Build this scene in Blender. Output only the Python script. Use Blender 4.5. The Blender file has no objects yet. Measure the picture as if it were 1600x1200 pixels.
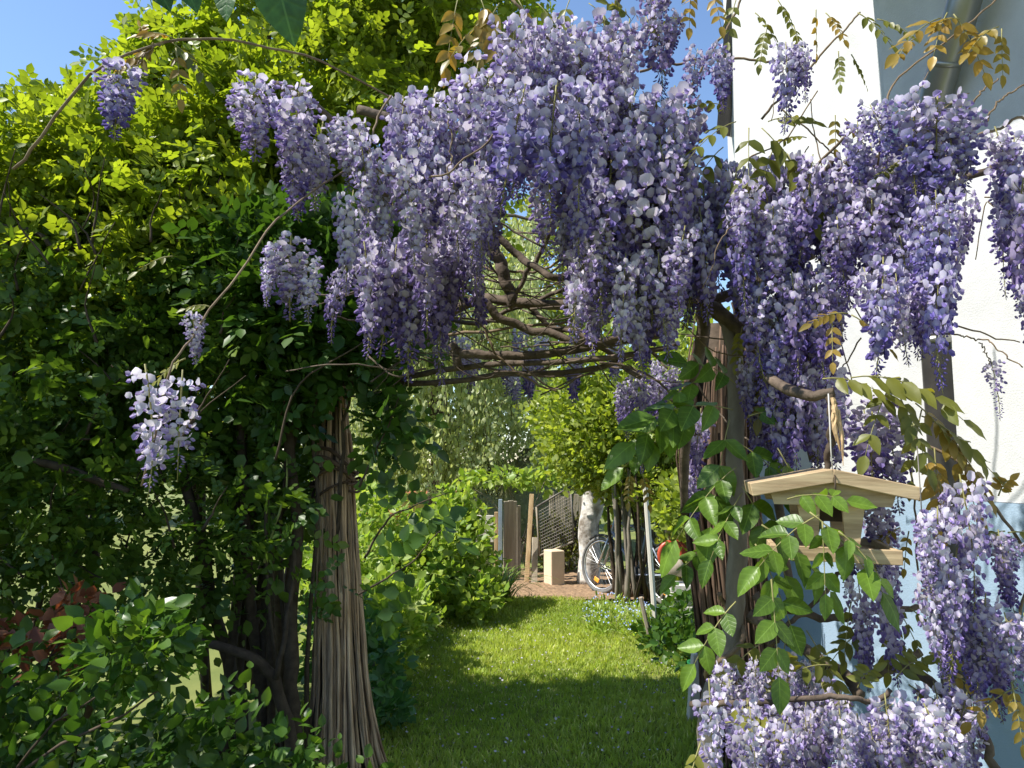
import bpy, math, random
import numpy as np
from mathutils import Vector, Matrix

rng = np.random.default_rng(11)
random.seed(11)
scene = bpy.context.scene
COL = scene.collection

# ------------------------------------------------------------------ camera
CAM_H, PITCH, FPX = 1.6, math.radians(5.8), 1155.0
cam_data = bpy.data.cameras.new('camera')
cam_data.lens = 36.0 * FPX / 1600.0
cam_data.sensor_width = 36.0
cam_data.clip_start = 0.05
cam_data.clip_end = 2000.0
cam = bpy.data.objects.new('camera', cam_data)
cam.location = (0, 0, CAM_H)
cam.rotation_euler = (math.pi / 2 + PITCH, 0, 0)
COL.objects.link(cam)
scene.camera = cam

# ------------------------------------------------------------------ sky and sun
SUN = Vector((-0.74, -0.18, 1.02)).normalized()
world = bpy.data.worlds.new('World')
scene.world = world
world.use_nodes = True
wn = world.node_tree.nodes
sky = wn.new('ShaderNodeTexSky')
sky.sky_type = 'NISHITA'
sky.sun_disc = False
sky.sun_elevation = math.asin(SUN.z)
sky.sun_rotation = math.atan2(SUN.x, SUN.y)
sky.air_density = 1.0
sky.dust_density = 0.1
sky.ozone_density = 3.5
world.node_tree.links.new(sky.outputs[0], wn['Background'].inputs[0])
wn['Background'].inputs[1].default_value = 0.11
sun_data = bpy.data.lights.new('sun', 'SUN')
sun_data.energy = 4.2
sun_data.angle = math.radians(0.55)
sun_data.color = (1.0, 0.955, 0.87)
sun = bpy.data.objects.new('sun', sun_data)
sun.rotation_euler = SUN.to_track_quat('Z', 'Y').to_euler()
COL.objects.link(sun)
scene.view_settings.view_transform = 'Standard'
scene.view_settings.look = 'None'
scene.view_settings.gamma = 1.0
scene.view_settings.exposure = 1.15
scene.view_settings.use_curve_mapping = False
scene.cycles.max_bounces = 7
scene.cycles.diffuse_bounces = 3
scene.cycles.transmission_bounces = 5
scene.cycles.transparent_max_bounces = 6

# ------------------------------------------------------------------ helpers
def at(px, py, Y):
    """world point seen at photo pixel (1600x1200) at depth Y metres in front of the camera"""
    xc, yc = (px - 800) / FPX, (600 - py) / FPX
    dy = math.cos(PITCH) - yc * math.sin(PITCH)
    dz = math.sin(PITCH) + yc * math.cos(PITCH)
    k = Y / dy
    return Vector((xc * k, Y, CAM_H + dz * k))

def atA(px, py, Y):
    return np.array(at(px, py, Y))

def ground_at(px, Y):
    xc = (px - 800) / FPX
    return Vector((xc * Y / math.cos(PITCH) , Y, 0))

def srgb(h):
    h = h.lstrip('#')
    c = [int(h[i:i + 2], 16) / 255 for i in (0, 2, 4)]
    return tuple(x / 12.92 if x <= .04045 else ((x + .055) / 1.055) ** 2.4 for x in c)

def norm(a):
    a = np.asarray(a, float)
    return a / np.maximum(np.linalg.norm(a, axis=-1, keepdims=True), 1e-9)

def rand_dirs(n):
    return norm(rng.normal(size=(n, 3)))

def build(name, V, faces=None, F=None, mats=(), parent=None, attrs=None, smooth=True, midx=None, link=True):
    """faces: list of tuples, or F = (loops, counts) arrays"""
    me = bpy.data.meshes.new(name)
    V = np.asarray(V, np.float32)
    if F is None:
        loops = np.fromiter((i for f in faces for i in f), np.int32)
        counts = np.fromiter((len(f) for f in faces), np.int32)
    else:
        loops, counts = F
    starts = np.concatenate([[0], np.cumsum(counts)[:-1]]).astype(np.int32)
    me.vertices.add(len(V)); me.vertices.foreach_set('co', V.ravel())
    me.loops.add(len(loops)); me.loops.foreach_set('vertex_index', np.asarray(loops, np.int32))
    me.polygons.add(len(counts)); me.polygons.foreach_set('loop_start', starts)
    try:
        me.polygons.foreach_set('loop_total', np.asarray(counts, np.int32))
    except Exception:
        pass
    for m in mats:
        me.materials.append(m)
    if midx is not None:
        me.polygons.foreach_set('material_index', np.asarray(midx, np.int32))
    me.polygons.foreach_set('use_smooth', np.full(len(counts), bool(smooth)))
    if attrs:
        for k, v in attrs.items():
            v = np.asarray(v, np.float32)
            if v.ndim == 1:
                a = me.attributes.new(k, 'FLOAT', 'POINT'); a.data.foreach_set('value', v)
            else:
                if v.shape[1] == 3:
                    v = np.concatenate([v, np.ones((len(v), 1), np.float32)], 1)
                a = me.attributes.new(k, 'FLOAT_COLOR', 'POINT'); a.data.foreach_set('color', v.ravel())
    me.update(calc_edges=True)
    if not link:
        return me
    o = bpy.data.objects.new(name, me)
    COL.objects.link(o)
    join_to(o, parent)
    return o

def join_to(o, parent):
    if parent is None: return
    o.parent = parent
    if parent.type == 'EMPTY' and parent.parent is None and parent.name not in LOCAL:
        o.matrix_parent_inverse = Matrix.Translation(-Vector(parent.location))   # children are given in world coordinates
LOCAL = set()

def inst(name, me, parent=None, M=None):
    o = bpy.data.objects.new(name, me)
    COL.objects.link(o)
    join_to(o, parent)
    if M is not None:
        o.matrix_basis = M
    return o

def tag(o, label=None, cat=None, group=None, kind=None):
    if label: o['label'] = label
    if cat: o['category'] = cat
    if group: o['group'] = group
    if kind: o['kind'] = kind
    return o

def thing(name, label, cat, loc=(0, 0, 0), group=None):
    o = bpy.data.objects.new(name, None)
    o.empty_display_size = .1
    COL.objects.link(o)
    o.location = loc
    return tag(o, label, cat, group)

class MB:
    """collects shapes for one mesh"""
    def __init__(s):
        s.V, s.F, s.n, s.m = [], [], 0, []
    def add(s, V, F, mi=0):
        V = np.asarray(V, float)
        s.V.append(V)
        s.F += [tuple(i + s.n for i in f) for f in F]
        s.m += [mi] * len(F)
        s.n += len(V)
        return s
    def box(s, size, M=None, mi=0, c=.0):
        """box of full size with a small chamfer c"""
        hx, hy, hz = [d / 2 for d in size]
        if c <= 0:
            V = [(x, y, z) for x in (-hx, hx) for y in (-hy, hy) for z in (-hz, hz)]
            F = [(0, 1, 3, 2), (4, 6, 7, 5), (0, 4, 5, 1), (2, 3, 7, 6), (0, 2, 6, 4), (1, 5, 7, 3)]
        else:
            V, idx = [], {}
            for sx in (-1, 1):
                for sy in (-1, 1):
                    for sz in (-1, 1):
                        for a in range(3):
                            p = [sx * (hx - c), sy * (hy - c), sz * (hz - c)]
                            p[a] = (sx * hx, sy * hy, sz * hz)[a]
                            idx[(sx, sy, sz, a)] = len(V); V.append(p)
            F = []
            def I(sg, a): return idx[(sg[0], sg[1], sg[2], a)]
            for a in range(3):
                b, d = (a + 1) % 3, (a + 2) % 3
                for sg in (-1, 1):
                    q = []
                    for (sb, sd) in ((-1, -1), (1, -1), (1, 1), (-1, 1)):
                        t = [0, 0, 0]; t[a] = sg; t[b] = sb; t[d] = sd
                        q.append(I(t, a))
                    F.append(tuple(q if sg > 0 else q[::-1]))
            for a in range(3):
                b, d = (a + 1) % 3, (a + 2) % 3
                for sb in (-1, 1):
                    for sd in (-1, 1):
                        t0 = [0, 0, 0]; t1 = [0, 0, 0]
                        t0[a] = -1; t1[a] = 1
                        t0[b] = t1[b] = sb; t0[d] = t1[d] = sd
                        q = (I(t0, b), I(t1, b), I(t1, d), I(t0, d))
                        F.append(q if sb * sd > 0 else q[::-1])
            for sx in (-1, 1):
                for sy in (-1, 1):
                    for sz in (-1, 1):
                        q = tuple(idx[(sx, sy, sz, a)] for a in range(3))
                        F.append(q if sx * sy * sz > 0 else q[::-1])
        V = np.array(V, float)
        if M is not None:
            R = np.array(M)
            V = V @ R[:3, :3].T + R[:3, 3]
        return s.add(V, F, mi)
    def tube(s, pts, rad, n=7, mi=0, cap=True, rough=0.0):
        V, F = tube_geo(pts, rad, n, cap, rough)
        return s.add(V, F, mi)
    def obj(s, name, mats, parent=None, smooth=False, attrs=None, link=True):
        if not isinstance(mats, (list, tuple)): mats = [mats]
        return build(name, np.concatenate(s.V), s.F, mats=mats, parent=parent, smooth=smooth, midx=s.m, attrs=attrs, link=link)

def tube_geo(pts, rad, n=7, cap=True, rough=0.0):
    P = np.array([tuple(p) for p in pts], float)
    k = len(P)
    R = np.full(k, rad, float) if np.isscalar(rad) else np.interp(np.linspace(0, 1, k), np.linspace(0, 1, len(rad)), rad)
    T = norm(np.gradient(P, axis=0))
    ref = np.array([0, 0, 1.0]) if abs(T[0, 2]) < .9 else np.array([1.0, 0, 0])
    N = norm(np.cross(T[0], ref)); Ns = [N]
    for i in range(1, k):
        N = Ns[-1] - T[i] * np.dot(Ns[-1], T[i]); Ns.append(norm(N))
    Ns = np.array(Ns); B = np.cross(T, Ns)
    a = np.linspace(0, 2 * math.pi, n, endpoint=False)
    rr = R[:, None] * (1 + (rng.normal(size=(k, n)) * rough if rough else 0))
    V = P[:, None, :] + rr[:, :, None] * (np.cos(a)[None, :, None] * Ns[:, None, :] + np.sin(a)[None, :, None] * B[:, None, :])
    V = V.reshape(-1, 3)
    F = [(i * n + j, i * n + (j + 1) % n, (i + 1) * n + (j + 1) % n, (i + 1) * n + j) for i in range(k - 1) for j in range(n)]
    if cap:
        F.append(tuple(range(n))[::-1]); F.append(tuple((k - 1) * n + j for j in range(n)))
    return V, F

def smooth_path(pts, n=24, wob=0.0):
    """Catmull-Rom through pts"""
    P = np.array([tuple(p) for p in pts], float)
    Q = np.concatenate([[2 * P[0] - P[1]], P, [2 * P[-1] - P[-2]]])
    segs = len(P) - 1
    t = np.linspace(0, segs - 1e-6, n)
    i = t.astype(int); f = (t - i)[:, None]
    a, b, c, d = Q[i], Q[i + 1], Q[i + 2], Q[i + 3]
    out = .5 * ((2 * b) + (-a + c) * f + (2 * a - 5 * b + 4 * c - d) * f ** 2 + (-a + 3 * b - 3 * c + d) * f ** 3)
    if wob:
        w = rng.normal(size=(n, 3)) * wob
        w[0] = 0; w[-1] = 0
        out = out + (w + np.roll(w, 1, 0) + np.roll(w, -1, 0)) / 2
    return out

# leaf templates: y = length, x = width, z = along the normal
LEAF = (np.array([(0, 0, 0), (.27, .26, .05), (.30, .60, .06), (0, 1, -.03), (-.30, .60, .06), (-.27, .26, .05)], float),
        [(0, 1, 2, 3), (0, 3, 4, 5)])
NARROW = (np.array([(0, 0, 0), (.13, .30, .03), (.13, .65, .03), (0, 1, -.05), (-.13, .65, .03), (-.13, .30, .03)], float),
          [(0, 1, 2, 3), (0, 3, 4, 5)])
ROUND = (np.array([(0, 0, 0), (.34, .22, .06), (.42, .62, .06), (0, 1, -.02), (-.42, .62, .06), (-.34, .22, .06)], float),
         [(0, 1, 2, 3), (0, 3, 4, 5)])
def fine_leaf(w=.42, taper=1.0, fold=.10, droop=.10, k=7):
    """detailed leaf blade with midrib, pointed tip"""
    V, F = [], []
    for i in range(k):
        t = i / (k - 1)
        wd = w * (math.sin(math.pi * min(1, t * .96 + .02) ** .78)) ** .9 * (1 - .15 * t * taper)
        if i == 0: wd = .012
        if i == k - 1: wd = .004
        z = -droop * t * t
        wv = .02 * math.sin(i * 2.1)
        V += [(-wd, t, z + fold * wd * 1.6 + wv), (-wd * .5, t, z + fold * wd * .7), (0, t, z), (wd * .5, t, z + fold * wd * .7), (wd, t, z + fold * wd * 1.6 - wv)]
    for i in range(k - 1):
        for j in range(4):
            a = i * 5 + j
            F.append((a, a + 1, a + 6, a + 5))
    return np.array(V, float), F
FINE = fine_leaf(w=.335)

def scatter_geo(tmpl, P, D, N, S, W=None):
    TV, TF = tmpl
    D = norm(D); N = N - D * np.sum(D * N, 1, keepdims=True); N = norm(N)
    X = np.cross(D, N)
    W = np.ones(len(P)) if W is None else W
    V = (P[:, None, :] + S[:, None, None] * (TV[None, :, 0:1] * W[:, None, None] * X[:, None, :] + TV[None, :, 1:2] * D[:, None, :] + TV[None, :, 2:3] * N[:, None, :]))
    n, k = len(P), len(TV)
    loops0 = np.array([i for f in TF for i in f], np.int32)
    counts0 = np.array([len(f) for f in TF], np.int32)
    loops = (loops0[None, :] + (np.arange(n) * k)[:, None]).ravel()
    counts = np.tile(counts0, n)
    return V.reshape(-1, 3), loops, counts

def scatter(name, tmpl, P, D, N, S, mat, parent=None, W=None, rnd=None, kind='stuff', smooth=True):
    V, loops, counts = scatter_geo(tmpl, P, D, N, S, W)
    if rnd is None: rnd = rng.random(len(P))
    o = build(name, V, F=(loops, counts), mats=[mat], parent=parent, attrs={'rnd': np.repeat(rnd, len(tmpl[0]))}, smooth=smooth)
    if kind: o['kind'] = kind
    return o

def pinnate(P, D, N, L, pairs=3, leaf=.42, ang=62, drop=.25, tip=1.0):
    """compound leaves: returns leaflet arrays (pos, dir, normal, size, idx)"""
    D = norm(D); N = norm(N - D * np.sum(D * N, 1, keepdims=True)); X = np.cross(D, N)
    out = []
    n = len(P)
    dn = np.array([0, 0, -1.0])
    ca, sa = math.cos(math.radians(ang)), math.sin(math.radians(ang))
    for j in range(pairs):
        t = .22 + .62 * j / max(1, pairs - 1)
        base = P + D * (L * t)[:, None] + dn * (L * drop * t * t)[:, None]
        for sg in (-1, 1):
            d = norm(D * ca + X * sg * sa + rng.normal(size=(n, 3)) * .12 + dn * .10)
            nn = norm(N + rng.normal(size=(n, 3)) * .22)
            out.append((base, d, nn, L * leaf * (1 - .12 * abs(j - 1)) * rng.uniform(.8, 1.15, n), np.arange(n)))
    base = P + D * (L * .95)[:, None] + dn * (L * drop * .9)[:, None]
    out.append((base, norm(D + dn * .3 + rng.normal(size=(n, 3)) * .1), N, L * leaf * tip * rng.uniform(.95, 1.2, n), np.arange(n)))
    return [np.concatenate([o[i] for o in out]) for i in range(5)]

# ------------------------------------------------------------------ materials
def nodes_of(name):
    m = bpy.data.materials.new(name)
    m.use_nodes = True
    nt = m.node_tree
    for n in list(nt.nodes): nt.nodes.remove(n)
    out = nt.nodes.new('ShaderNodeOutputMaterial')
    return m, nt, out

def leaf_mat(name, ca, cb, cc=None, trans=.38, tint=(1.15, 1.1, .45), rough=.42, spec=.35, scale=9.0, objrand=False):
    """leaf: base colour varies leaf by leaf (ca..cb), light shines through"""
    m, nt, out = nodes_of(name)
    at_ = nt.nodes.new('ShaderNodeAttribute'); at_.attribute_name = 'rnd'
    fac = at_.outputs['Fac']
    if objrand:
        oi = nt.nodes.new('ShaderNodeObjectInfo'); fac = oi.outputs['Random']
    ramp = nt.nodes.new('ShaderNodeValToRGB')
    ramp.color_ramp.elements[0].color = (*ca, 1); ramp.color_ramp.elements[1].color = (*cb, 1)
    if cc is not None:
        e = ramp.color_ramp.elements.new(.93); e.color = (*cb, 1)
        ramp.color_ramp.elements[2].position = 1.0; ramp.color_ramp.elements[2].color = (*cc, 1)
    nt.links.new(fac, ramp.inputs[0])
    tc = nt.nodes.new('ShaderNodeTexCoord')
    no = nt.nodes.new('ShaderNodeTexNoise'); no.inputs['Scale'].default_value = scale; no.inputs['Detail'].default_value = 2
    nt.links.new(tc.outputs['Object'], no.inputs['Vector'])
    mx = nt.nodes.new('ShaderNodeMixRGB'); mx.blend_type = 'MULTIPLY'; mx.inputs[0].default_value = .6
    mr = nt.nodes.new('ShaderNodeMapRange'); mr.inputs[1].default_value = .3; mr.inputs[2].default_value = .7; mr.inputs[3].default_value = .55; mr.inputs[4].default_value = 1.25
    nt.links.new(no.outputs['Fac'], mr.inputs[0])
    nt.links.new(ramp.outputs[0], mx.inputs[1]); nt.links.new(mr.outputs[0], mx.inputs[2])
    pb = nt.nodes.new('ShaderNodeBsdfPrincipled')
    if objrand:      # a midrib and side veins, from the leaflet's own coordinates
        def mth(op, a, b=None):
            q = nt.nodes.new('ShaderNodeMath'); q.operation = op
            for i_, v in enumerate((a, b)):
                if v is None: continue
                if isinstance(v, (int, float)): q.inputs[i_].default_value = v
                else: nt.links.new(v, q.inputs[i_])
            return q.outputs[0]
        sx = nt.nodes.new('ShaderNodeSeparateXYZ'); nt.links.new(tc.outputs['Object'], sx.inputs[0])
        ab = mth('ABSOLUTE', sx.outputs[0])
        side = mth('POWER', mth('ABSOLUTE', mth('SINE', mth('MULTIPLY', mth('SUBTRACT', sx.outputs[1], mth('MULTIPLY', ab, .75)), 17.0))), 14.0)
        rib = mth('LESS_THAN', ab, .012)
        vein = mth('MAXIMUM', mth('MULTIPLY', side, .30), rib)
        vm = nt.nodes.new('ShaderNodeMixRGB'); vm.blend_type = 'MIX'; nt.links.new(mth('MULTIPLY', vein, .32), vm.inputs[0])
        nt.links.new(mx.outputs[0], vm.inputs[1]); vm.inputs[2].default_value = (*[min(1, c * 1.9 + .02) for c in cb], 1)
        bp = nt.nodes.new('ShaderNodeBump'); bp.inputs['Strength'].default_value = .3; bp.inputs['Distance'].default_value = .003; bp.invert = True
        nt.links.new(mth('ADD', vein, no.outputs['Fac']), bp.inputs['Height']); nt.links.new(bp.outputs[0], pb.inputs['Normal'])
        mx = vm
    nt.links.new(mx.outputs[0], pb.inputs['Base Color'])
    pb.inputs['Roughness'].default_value = rough
    pb.inputs['Specular IOR Level'].default_value = spec
    tr = nt.nodes.new('ShaderNodeBsdfTranslucent')
    tm = nt.nodes.new('ShaderNodeMixRGB'); tm.blend_type = 'MULTIPLY'; tm.inputs[0].default_value = 1; tm.inputs[2].default_value = (*[c * 1.7 for c in tint], 1)
    nt.links.new(mx.outputs[0], tm.inputs[1]); nt.links.new(tm.outputs[0], tr.inputs['Color'])
    ms = nt.nodes.new('ShaderNodeMixShader'); ms.inputs[0].default_value = trans
    nt.links.new(pb.outputs[0], ms.inputs[1]); nt.links.new(tr.outputs[0], ms.inputs[2])
    nt.links.new(ms.outputs[0], out.inputs[0])
    return m

def solid_mat(name, ca, cb, scale=8.0, rough=.8, bump=.3, bscale=40.0, stretch=(1, 1, 1), metal=0.0, spec=.3, detail=5, objrand=.0, bdist=.004):
    """noise-mottled matt surface, ca..cb"""
    m, nt, out = nodes_of(name)
    tc = nt.nodes.new('ShaderNodeTexCoord')
    mp = nt.nodes.new('ShaderNodeMapping'); mp.inputs['Scale'].default_value = stretch
    nt.links.new(tc.outputs['Object'], mp.inputs[0])
    no = nt.nodes.new('ShaderNodeTexNoise'); no.inputs['Scale'].default_value = scale; no.inputs['Detail'].default_value = detail; no.inputs['Roughness'].default_value = .62
    nt.links.new(mp.outputs[0], no.inputs['Vector'])
    ramp = nt.nodes.new('ShaderNodeValToRGB')
    ramp.color_ramp.elements[0].position = .32; ramp.color_ramp.elements[1].position = .70
    ramp.color_ramp.elements[0].color = (*ca, 1); ramp.color_ramp.elements[1].color = (*cb, 1)
    nt.links.new(no.outputs['Fac'], ramp.inputs[0])
    col = ramp.outputs[0]
    if objrand:
        oi = nt.nodes.new('ShaderNodeObjectInfo')
        mr = nt.nodes.new('ShaderNodeMapRange'); mr.inputs[3].default_value = 1 - objrand; mr.inputs[4].default_value = 1 + objrand
        nt.links.new(oi.outputs['Random'], mr.inputs[0])
        mx = nt.nodes.new('ShaderNodeMixRGB'); mx.blend_type = 'MULTIPLY'; mx.inputs[0].default_value = 1
        nt.links.new(col, mx.inputs[1]); nt.links.new(mr.outputs[0], mx.inputs[2]); col = mx.outputs[0]
    pb = nt.nodes.new('ShaderNodeBsdfPrincipled')
    nt.links.new(col, pb.inputs['Base Color'])
    pb.inputs['Roughness'].default_value = rough
    pb.inputs['Metallic'].default_value = metal
    pb.inputs['Specular IOR Level'].default_value = spec
    if bump:
        n2 = nt.nodes.new('ShaderNodeTexNoise'); n2.inputs['Scale'].default_value = bscale; n2.inputs['Detail'].default_value = 4
        nt.links.new(mp.outputs[0], n2.inputs['Vector'])
        bp = nt.nodes.new('ShaderNodeBump'); bp.inputs['Strength'].default_value = bump; bp.inputs['Distance'].default_value = bdist
        nt.links.new(n2.outputs['Fac'], bp.inputs['Height']); nt.links.new(bp.outputs[0], pb.inputs['Normal'])
    nt.links.new(pb.outputs[0], out.inputs[0])
    return m

def petal_mat(name):
    m, nt, out = nodes_of(name)
    a = nt.nodes.new('ShaderNodeAttribute'); a.attribute_name = 'pc'
    oi = nt.nodes.new('ShaderNodeObjectInfo')
    mr = nt.nodes.new('ShaderNodeMapRange'); mr.inputs[3].default_value = .84; mr.inputs[4].default_value = 1.1
    nt.links.new(oi.outputs['Random'], mr.inputs[0])
    hs = nt.nodes.new('ShaderNodeHueSaturation'); hs.inputs['Saturation'].default_value = .86
    nt.links.new(a.outputs['Color'], hs.inputs['Color']); nt.links.new(mr.outputs[0], hs.inputs['Value'])
    pb = nt.nodes.new('ShaderNodeBsdfPrincipled'); pb.inputs['Roughness'].default_value = .55; pb.inputs['Specular IOR Level'].default_value = .2
    nt.links.new(hs.outputs[0], pb.inputs['Base Color'])
    tr = nt.nodes.new('ShaderNodeBsdfTranslucent'); nt.links.new(hs.outputs[0], tr.inputs['Color'])
    ms = nt.nodes.new('ShaderNodeMixShader'); ms.inputs[0].default_value = .42
    nt.links.new(pb.outputs[0], ms.inputs[1]); nt.links.new(tr.outputs[0], ms.inputs[2]); nt.links.new(ms.outputs[0], out.inputs[0])
    return m

M = {}
M['petal'] = petal_mat('wisteria_petal')
M['rachis'] = solid_mat('flower_stalk', (.16, .15, .05), (.26, .24, .09), rough=.6, bump=0)
M['bright_leaf'] = leaf_mat('sunny_shrub_leaf', (.125, .19, .018), (.26, .32, .038), (.38, .40, .09), trans=.50, tint=(1.14, 1.1, .36))  # lighter hedge leaf, the sunlit top is put into its colour
M['hedge_leaf'] = leaf_mat('shaded_shrub_leaf', (.042, .095, .014), (.105, .175, .024), (.22, .27, .05), trans=.40)  # darker hedge leaf, the shade lower down is put into its colour
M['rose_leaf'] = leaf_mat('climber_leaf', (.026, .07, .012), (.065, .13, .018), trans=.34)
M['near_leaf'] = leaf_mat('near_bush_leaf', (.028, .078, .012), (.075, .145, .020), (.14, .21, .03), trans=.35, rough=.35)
M['red_leaf'] = leaf_mat('copper_leaf', (.16, .055, .03), (.30, .12, .06), trans=.3, tint=(1.2, .8, .5))
M['bush_leaf'] = leaf_mat('raspberry_leaf', (.15, .25, .035), (.32, .40, .09), (.48, .52, .20), trans=.40, tint=(1.1, 1.1, .4))
M['bluegreen_leaf'] = leaf_mat('bluegreen_leaf', (.045, .13, .035), (.10, .22, .06), trans=.3)
M['blade_leaf'] = leaf_mat('strap_leaf', (.11, .19, .03), (.22, .30, .07), trans=.35)
M['lilac_leaf'] = leaf_mat('thicket_leaf', (.14, .20, .03), (.31, .36, .075), (.46, .49, .18), trans=.42, tint=(1.1, 1.1, .35))
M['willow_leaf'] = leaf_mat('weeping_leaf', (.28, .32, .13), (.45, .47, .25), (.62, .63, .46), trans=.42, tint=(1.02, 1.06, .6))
M['back_leaf'] = leaf_mat('back_tree_leaf', (.17, .22, .045), (.33, .36, .10), trans=.35)
M['pine_leaf'] = leaf_mat('conifer_leaf', (.015, .035, .012), (.035, .06, .02), trans=.15)
M['dome_leaf'] = leaf_mat('pale_mound_leaf', (.20, .21, .10), (.34, .34, .18), trans=.25)
M['wist_leaf'] = leaf_mat('wisteria_leaf', (.055, .11, .014), (.13, .22, .026), trans=.36, rough=.38, objrand=True, scale=3)
M['bronze_leaf'] = leaf_mat('young_bronze_leaf', (.17, .15, .028), (.32, .21, .045), (.40, .30, .07), trans=.42, tint=(1.15, .95, .4), rough=.4)
M['olive_leaf'] = leaf_mat('olive_leaf', (.10, .12, .022), (.20, .20, .035), trans=.40, tint=(1.15, 1.0, .4))
M['over_leaf'] = leaf_mat('overhang_leaf', (.030, .085, .02), (.05, .12, .03), trans=.30, objrand=True)
M['grass'] = leaf_mat('grass_blade', (.19, .29, .040), (.40, .45, .10), (.56, .54, .26), trans=.40, tint=(1.1, 1.1, .4), rough=.5)
M['forget'] = solid_mat('small_blue_petal', (.26, .36, .70), (.42, .52, .82), rough=.6, bump=0)
M['lawn'] = solid_mat('lawn_soil', (.10, .13, .024), (.20, .20, .05), scale=3.0, rough=.95, bump=.6, bscale=60)
M['ground'] = solid_mat('garden_turf', (.10, .13, .03), (.20, .21, .06), scale=.8, rough=.95, bump=.5, bscale=30)
M['mulch'] = solid_mat('bark_mulch', (.13, .085, .05), (.36, .235, .14), scale=26, rough=.95, bump=.9, bscale=55, bdist=.007)
M['stucco'] = solid_mat('white_stucco', (.46, .465, .465), (.58, .585, .585), scale=3.2, rough=.92, bump=.9, bscale=150, bdist=.0022, detail=6)
M['plinth'] = solid_mat('blue_stucco', (.22, .31, .41), (.29, .38, .48), scale=1.6, rough=.92, bump=.9, bscale=150, bdist=.0022, detail=6)
M['soffit'] = solid_mat('grey_soffit', (.30, .30, .27), (.36, .36, .33), rough=.85, bump=.3)
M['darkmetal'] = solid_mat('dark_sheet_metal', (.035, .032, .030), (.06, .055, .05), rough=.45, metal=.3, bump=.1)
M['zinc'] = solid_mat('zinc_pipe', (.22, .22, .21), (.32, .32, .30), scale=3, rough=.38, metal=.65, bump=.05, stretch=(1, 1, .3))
M['bark'] = solid_mat('vine_bark', (.050, .037, .027), (.14, .105, .078), scale=22, rough=.9, bump=.8, bscale=60, stretch=(1, 1, 1), bdist=.005)
M['twig'] = solid_mat('thin_twig', (.11, .075, .045), (.22, .16, .10), scale=30, rough=.8, bump=.3)
M['stem'] = solid_mat('dark_stem', (.040, .028, .018), (.085, .062, .042), scale=25, rough=.9, bump=.5)
M['greystem'] = solid_mat('grey_stem', (.13, .11, .085), (.24, .21, .165), scale=20, rough=.9, bump=.5, stretch=(1, 1, .3))
M['cane'] = solid_mat('dry_cane', (.24, .15, .09), (.62, .45, .30), scale=22, rough=.85, bump=.5, bscale=60, stretch=(1, 1, .18), objrand=.55)
M['shag'] = solid_mat('shaggy_bark', (.060, .036, .024), (.15, .098, .066), scale=18, rough=.95, bump=.8, bscale=50, stretch=(1, 1, .12), objrand=.3)
M['torn'] = solid_mat('torn_wood', (.30, .19, .09), (.55, .39, .22), scale=20, rough=.8, bump=.6, stretch=(1, 1, .15))
M['pine'] = solid_mat('pine_board', (.22, .145, .075), (.52, .40, .24), scale=34, rough=.75, bump=.4, bscale=60, stretch=(.10, 1, 1.2), spec=.4, objrand=.1)
M['greywood'] = solid_mat('weathered_board', (.24, .20, .15), (.42, .36, .28), scale=12, rough=.9, bump=.5, stretch=(1, 1, .12), objrand=.2)
M['palewood'] = solid_mat('pale_stake', (.58, .54, .46), (.76, .71, .62), scale=10, rough=.85, bump=.4, stretch=(1, 1, .1), objrand=.1)
M['whitewash'] = solid_mat('whitewashed_bark', (.16, .13, .10), (.78, .75, .70), scale=7, rough=.9, bump=.9, bscale=14, bdist=.014)  # dark blotches paint dappled shade into the whitewash
M['block'] = solid_mat('sand_block', (.55, .42, .29), (.66, .52, .37), scale=5, rough=.9, bump=.4)
M['brick'] = solid_mat('white_brick', (.50, .48, .43), (.74, .71, .65), scale=8, rough=.9, bump=.5, objrand=.15)
M['yellow'] = solid_mat('yellow_render', (.52, .38, .12), (.62, .47, .17), scale=2, rough=.9, bump=.3)
M['rooftile'] = solid_mat('clay_tile', (.22, .07, .03), (.40, .16, .07), scale=5, rough=.85, bump=.4, objrand=.2)
M['tyre'] = solid_mat('tyre_rubber', (.10, .10, .095), (.16, .155, .15), scale=20, rough=.75, bump=.2)
M['steel'] = solid_mat('bright_steel', (.45, .45, .46), (.60, .60, .60), rough=.35, metal=.8, bump=0)
M['bikepaint'] = solid_mat('bicycle_paint', (.22, .26, .36), (.28, .32, .42), rough=.35, bump=0, spec=.5)
M['black'] = solid_mat('black_plastic', (.02, .02, .02), (.035, .035, .035), rough=.5, bump=0)
M['orange'] = solid_mat('orange_plastic', (.85, .28, .02), (.9, .34, .03), rough=.35, bump=0, spec=.5)
M['red'] = solid_mat('red_plastic', (.36, .05, .025), (.45, .07, .03), rough=.4, bump=.05, spec=.5)
M['greenplastic'] = solid_mat('green_plastic', (.03, .28, .09), (.05, .34, .12), rough=.45, bump=.05)
M['wire'] = solid_mat('rusty_wire', (.10, .09, .08), (.20, .18, .16), rough=.6, metal=.5, bump=0)
M['string'] = solid_mat('grey_cord', (.40, .38, .34), (.52, .50, .46), rough=.8, bump=0)
M['shoot'] = solid_mat('young_green_stem', (.14, .17, .04), (.26, .29, .09), rough=.6, bump=0)
M['bluebin'] = solid_mat('blue_grey_paint', (.24, .31, .37), (.32, .38, .43), rough=.5, bump=0)

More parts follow.
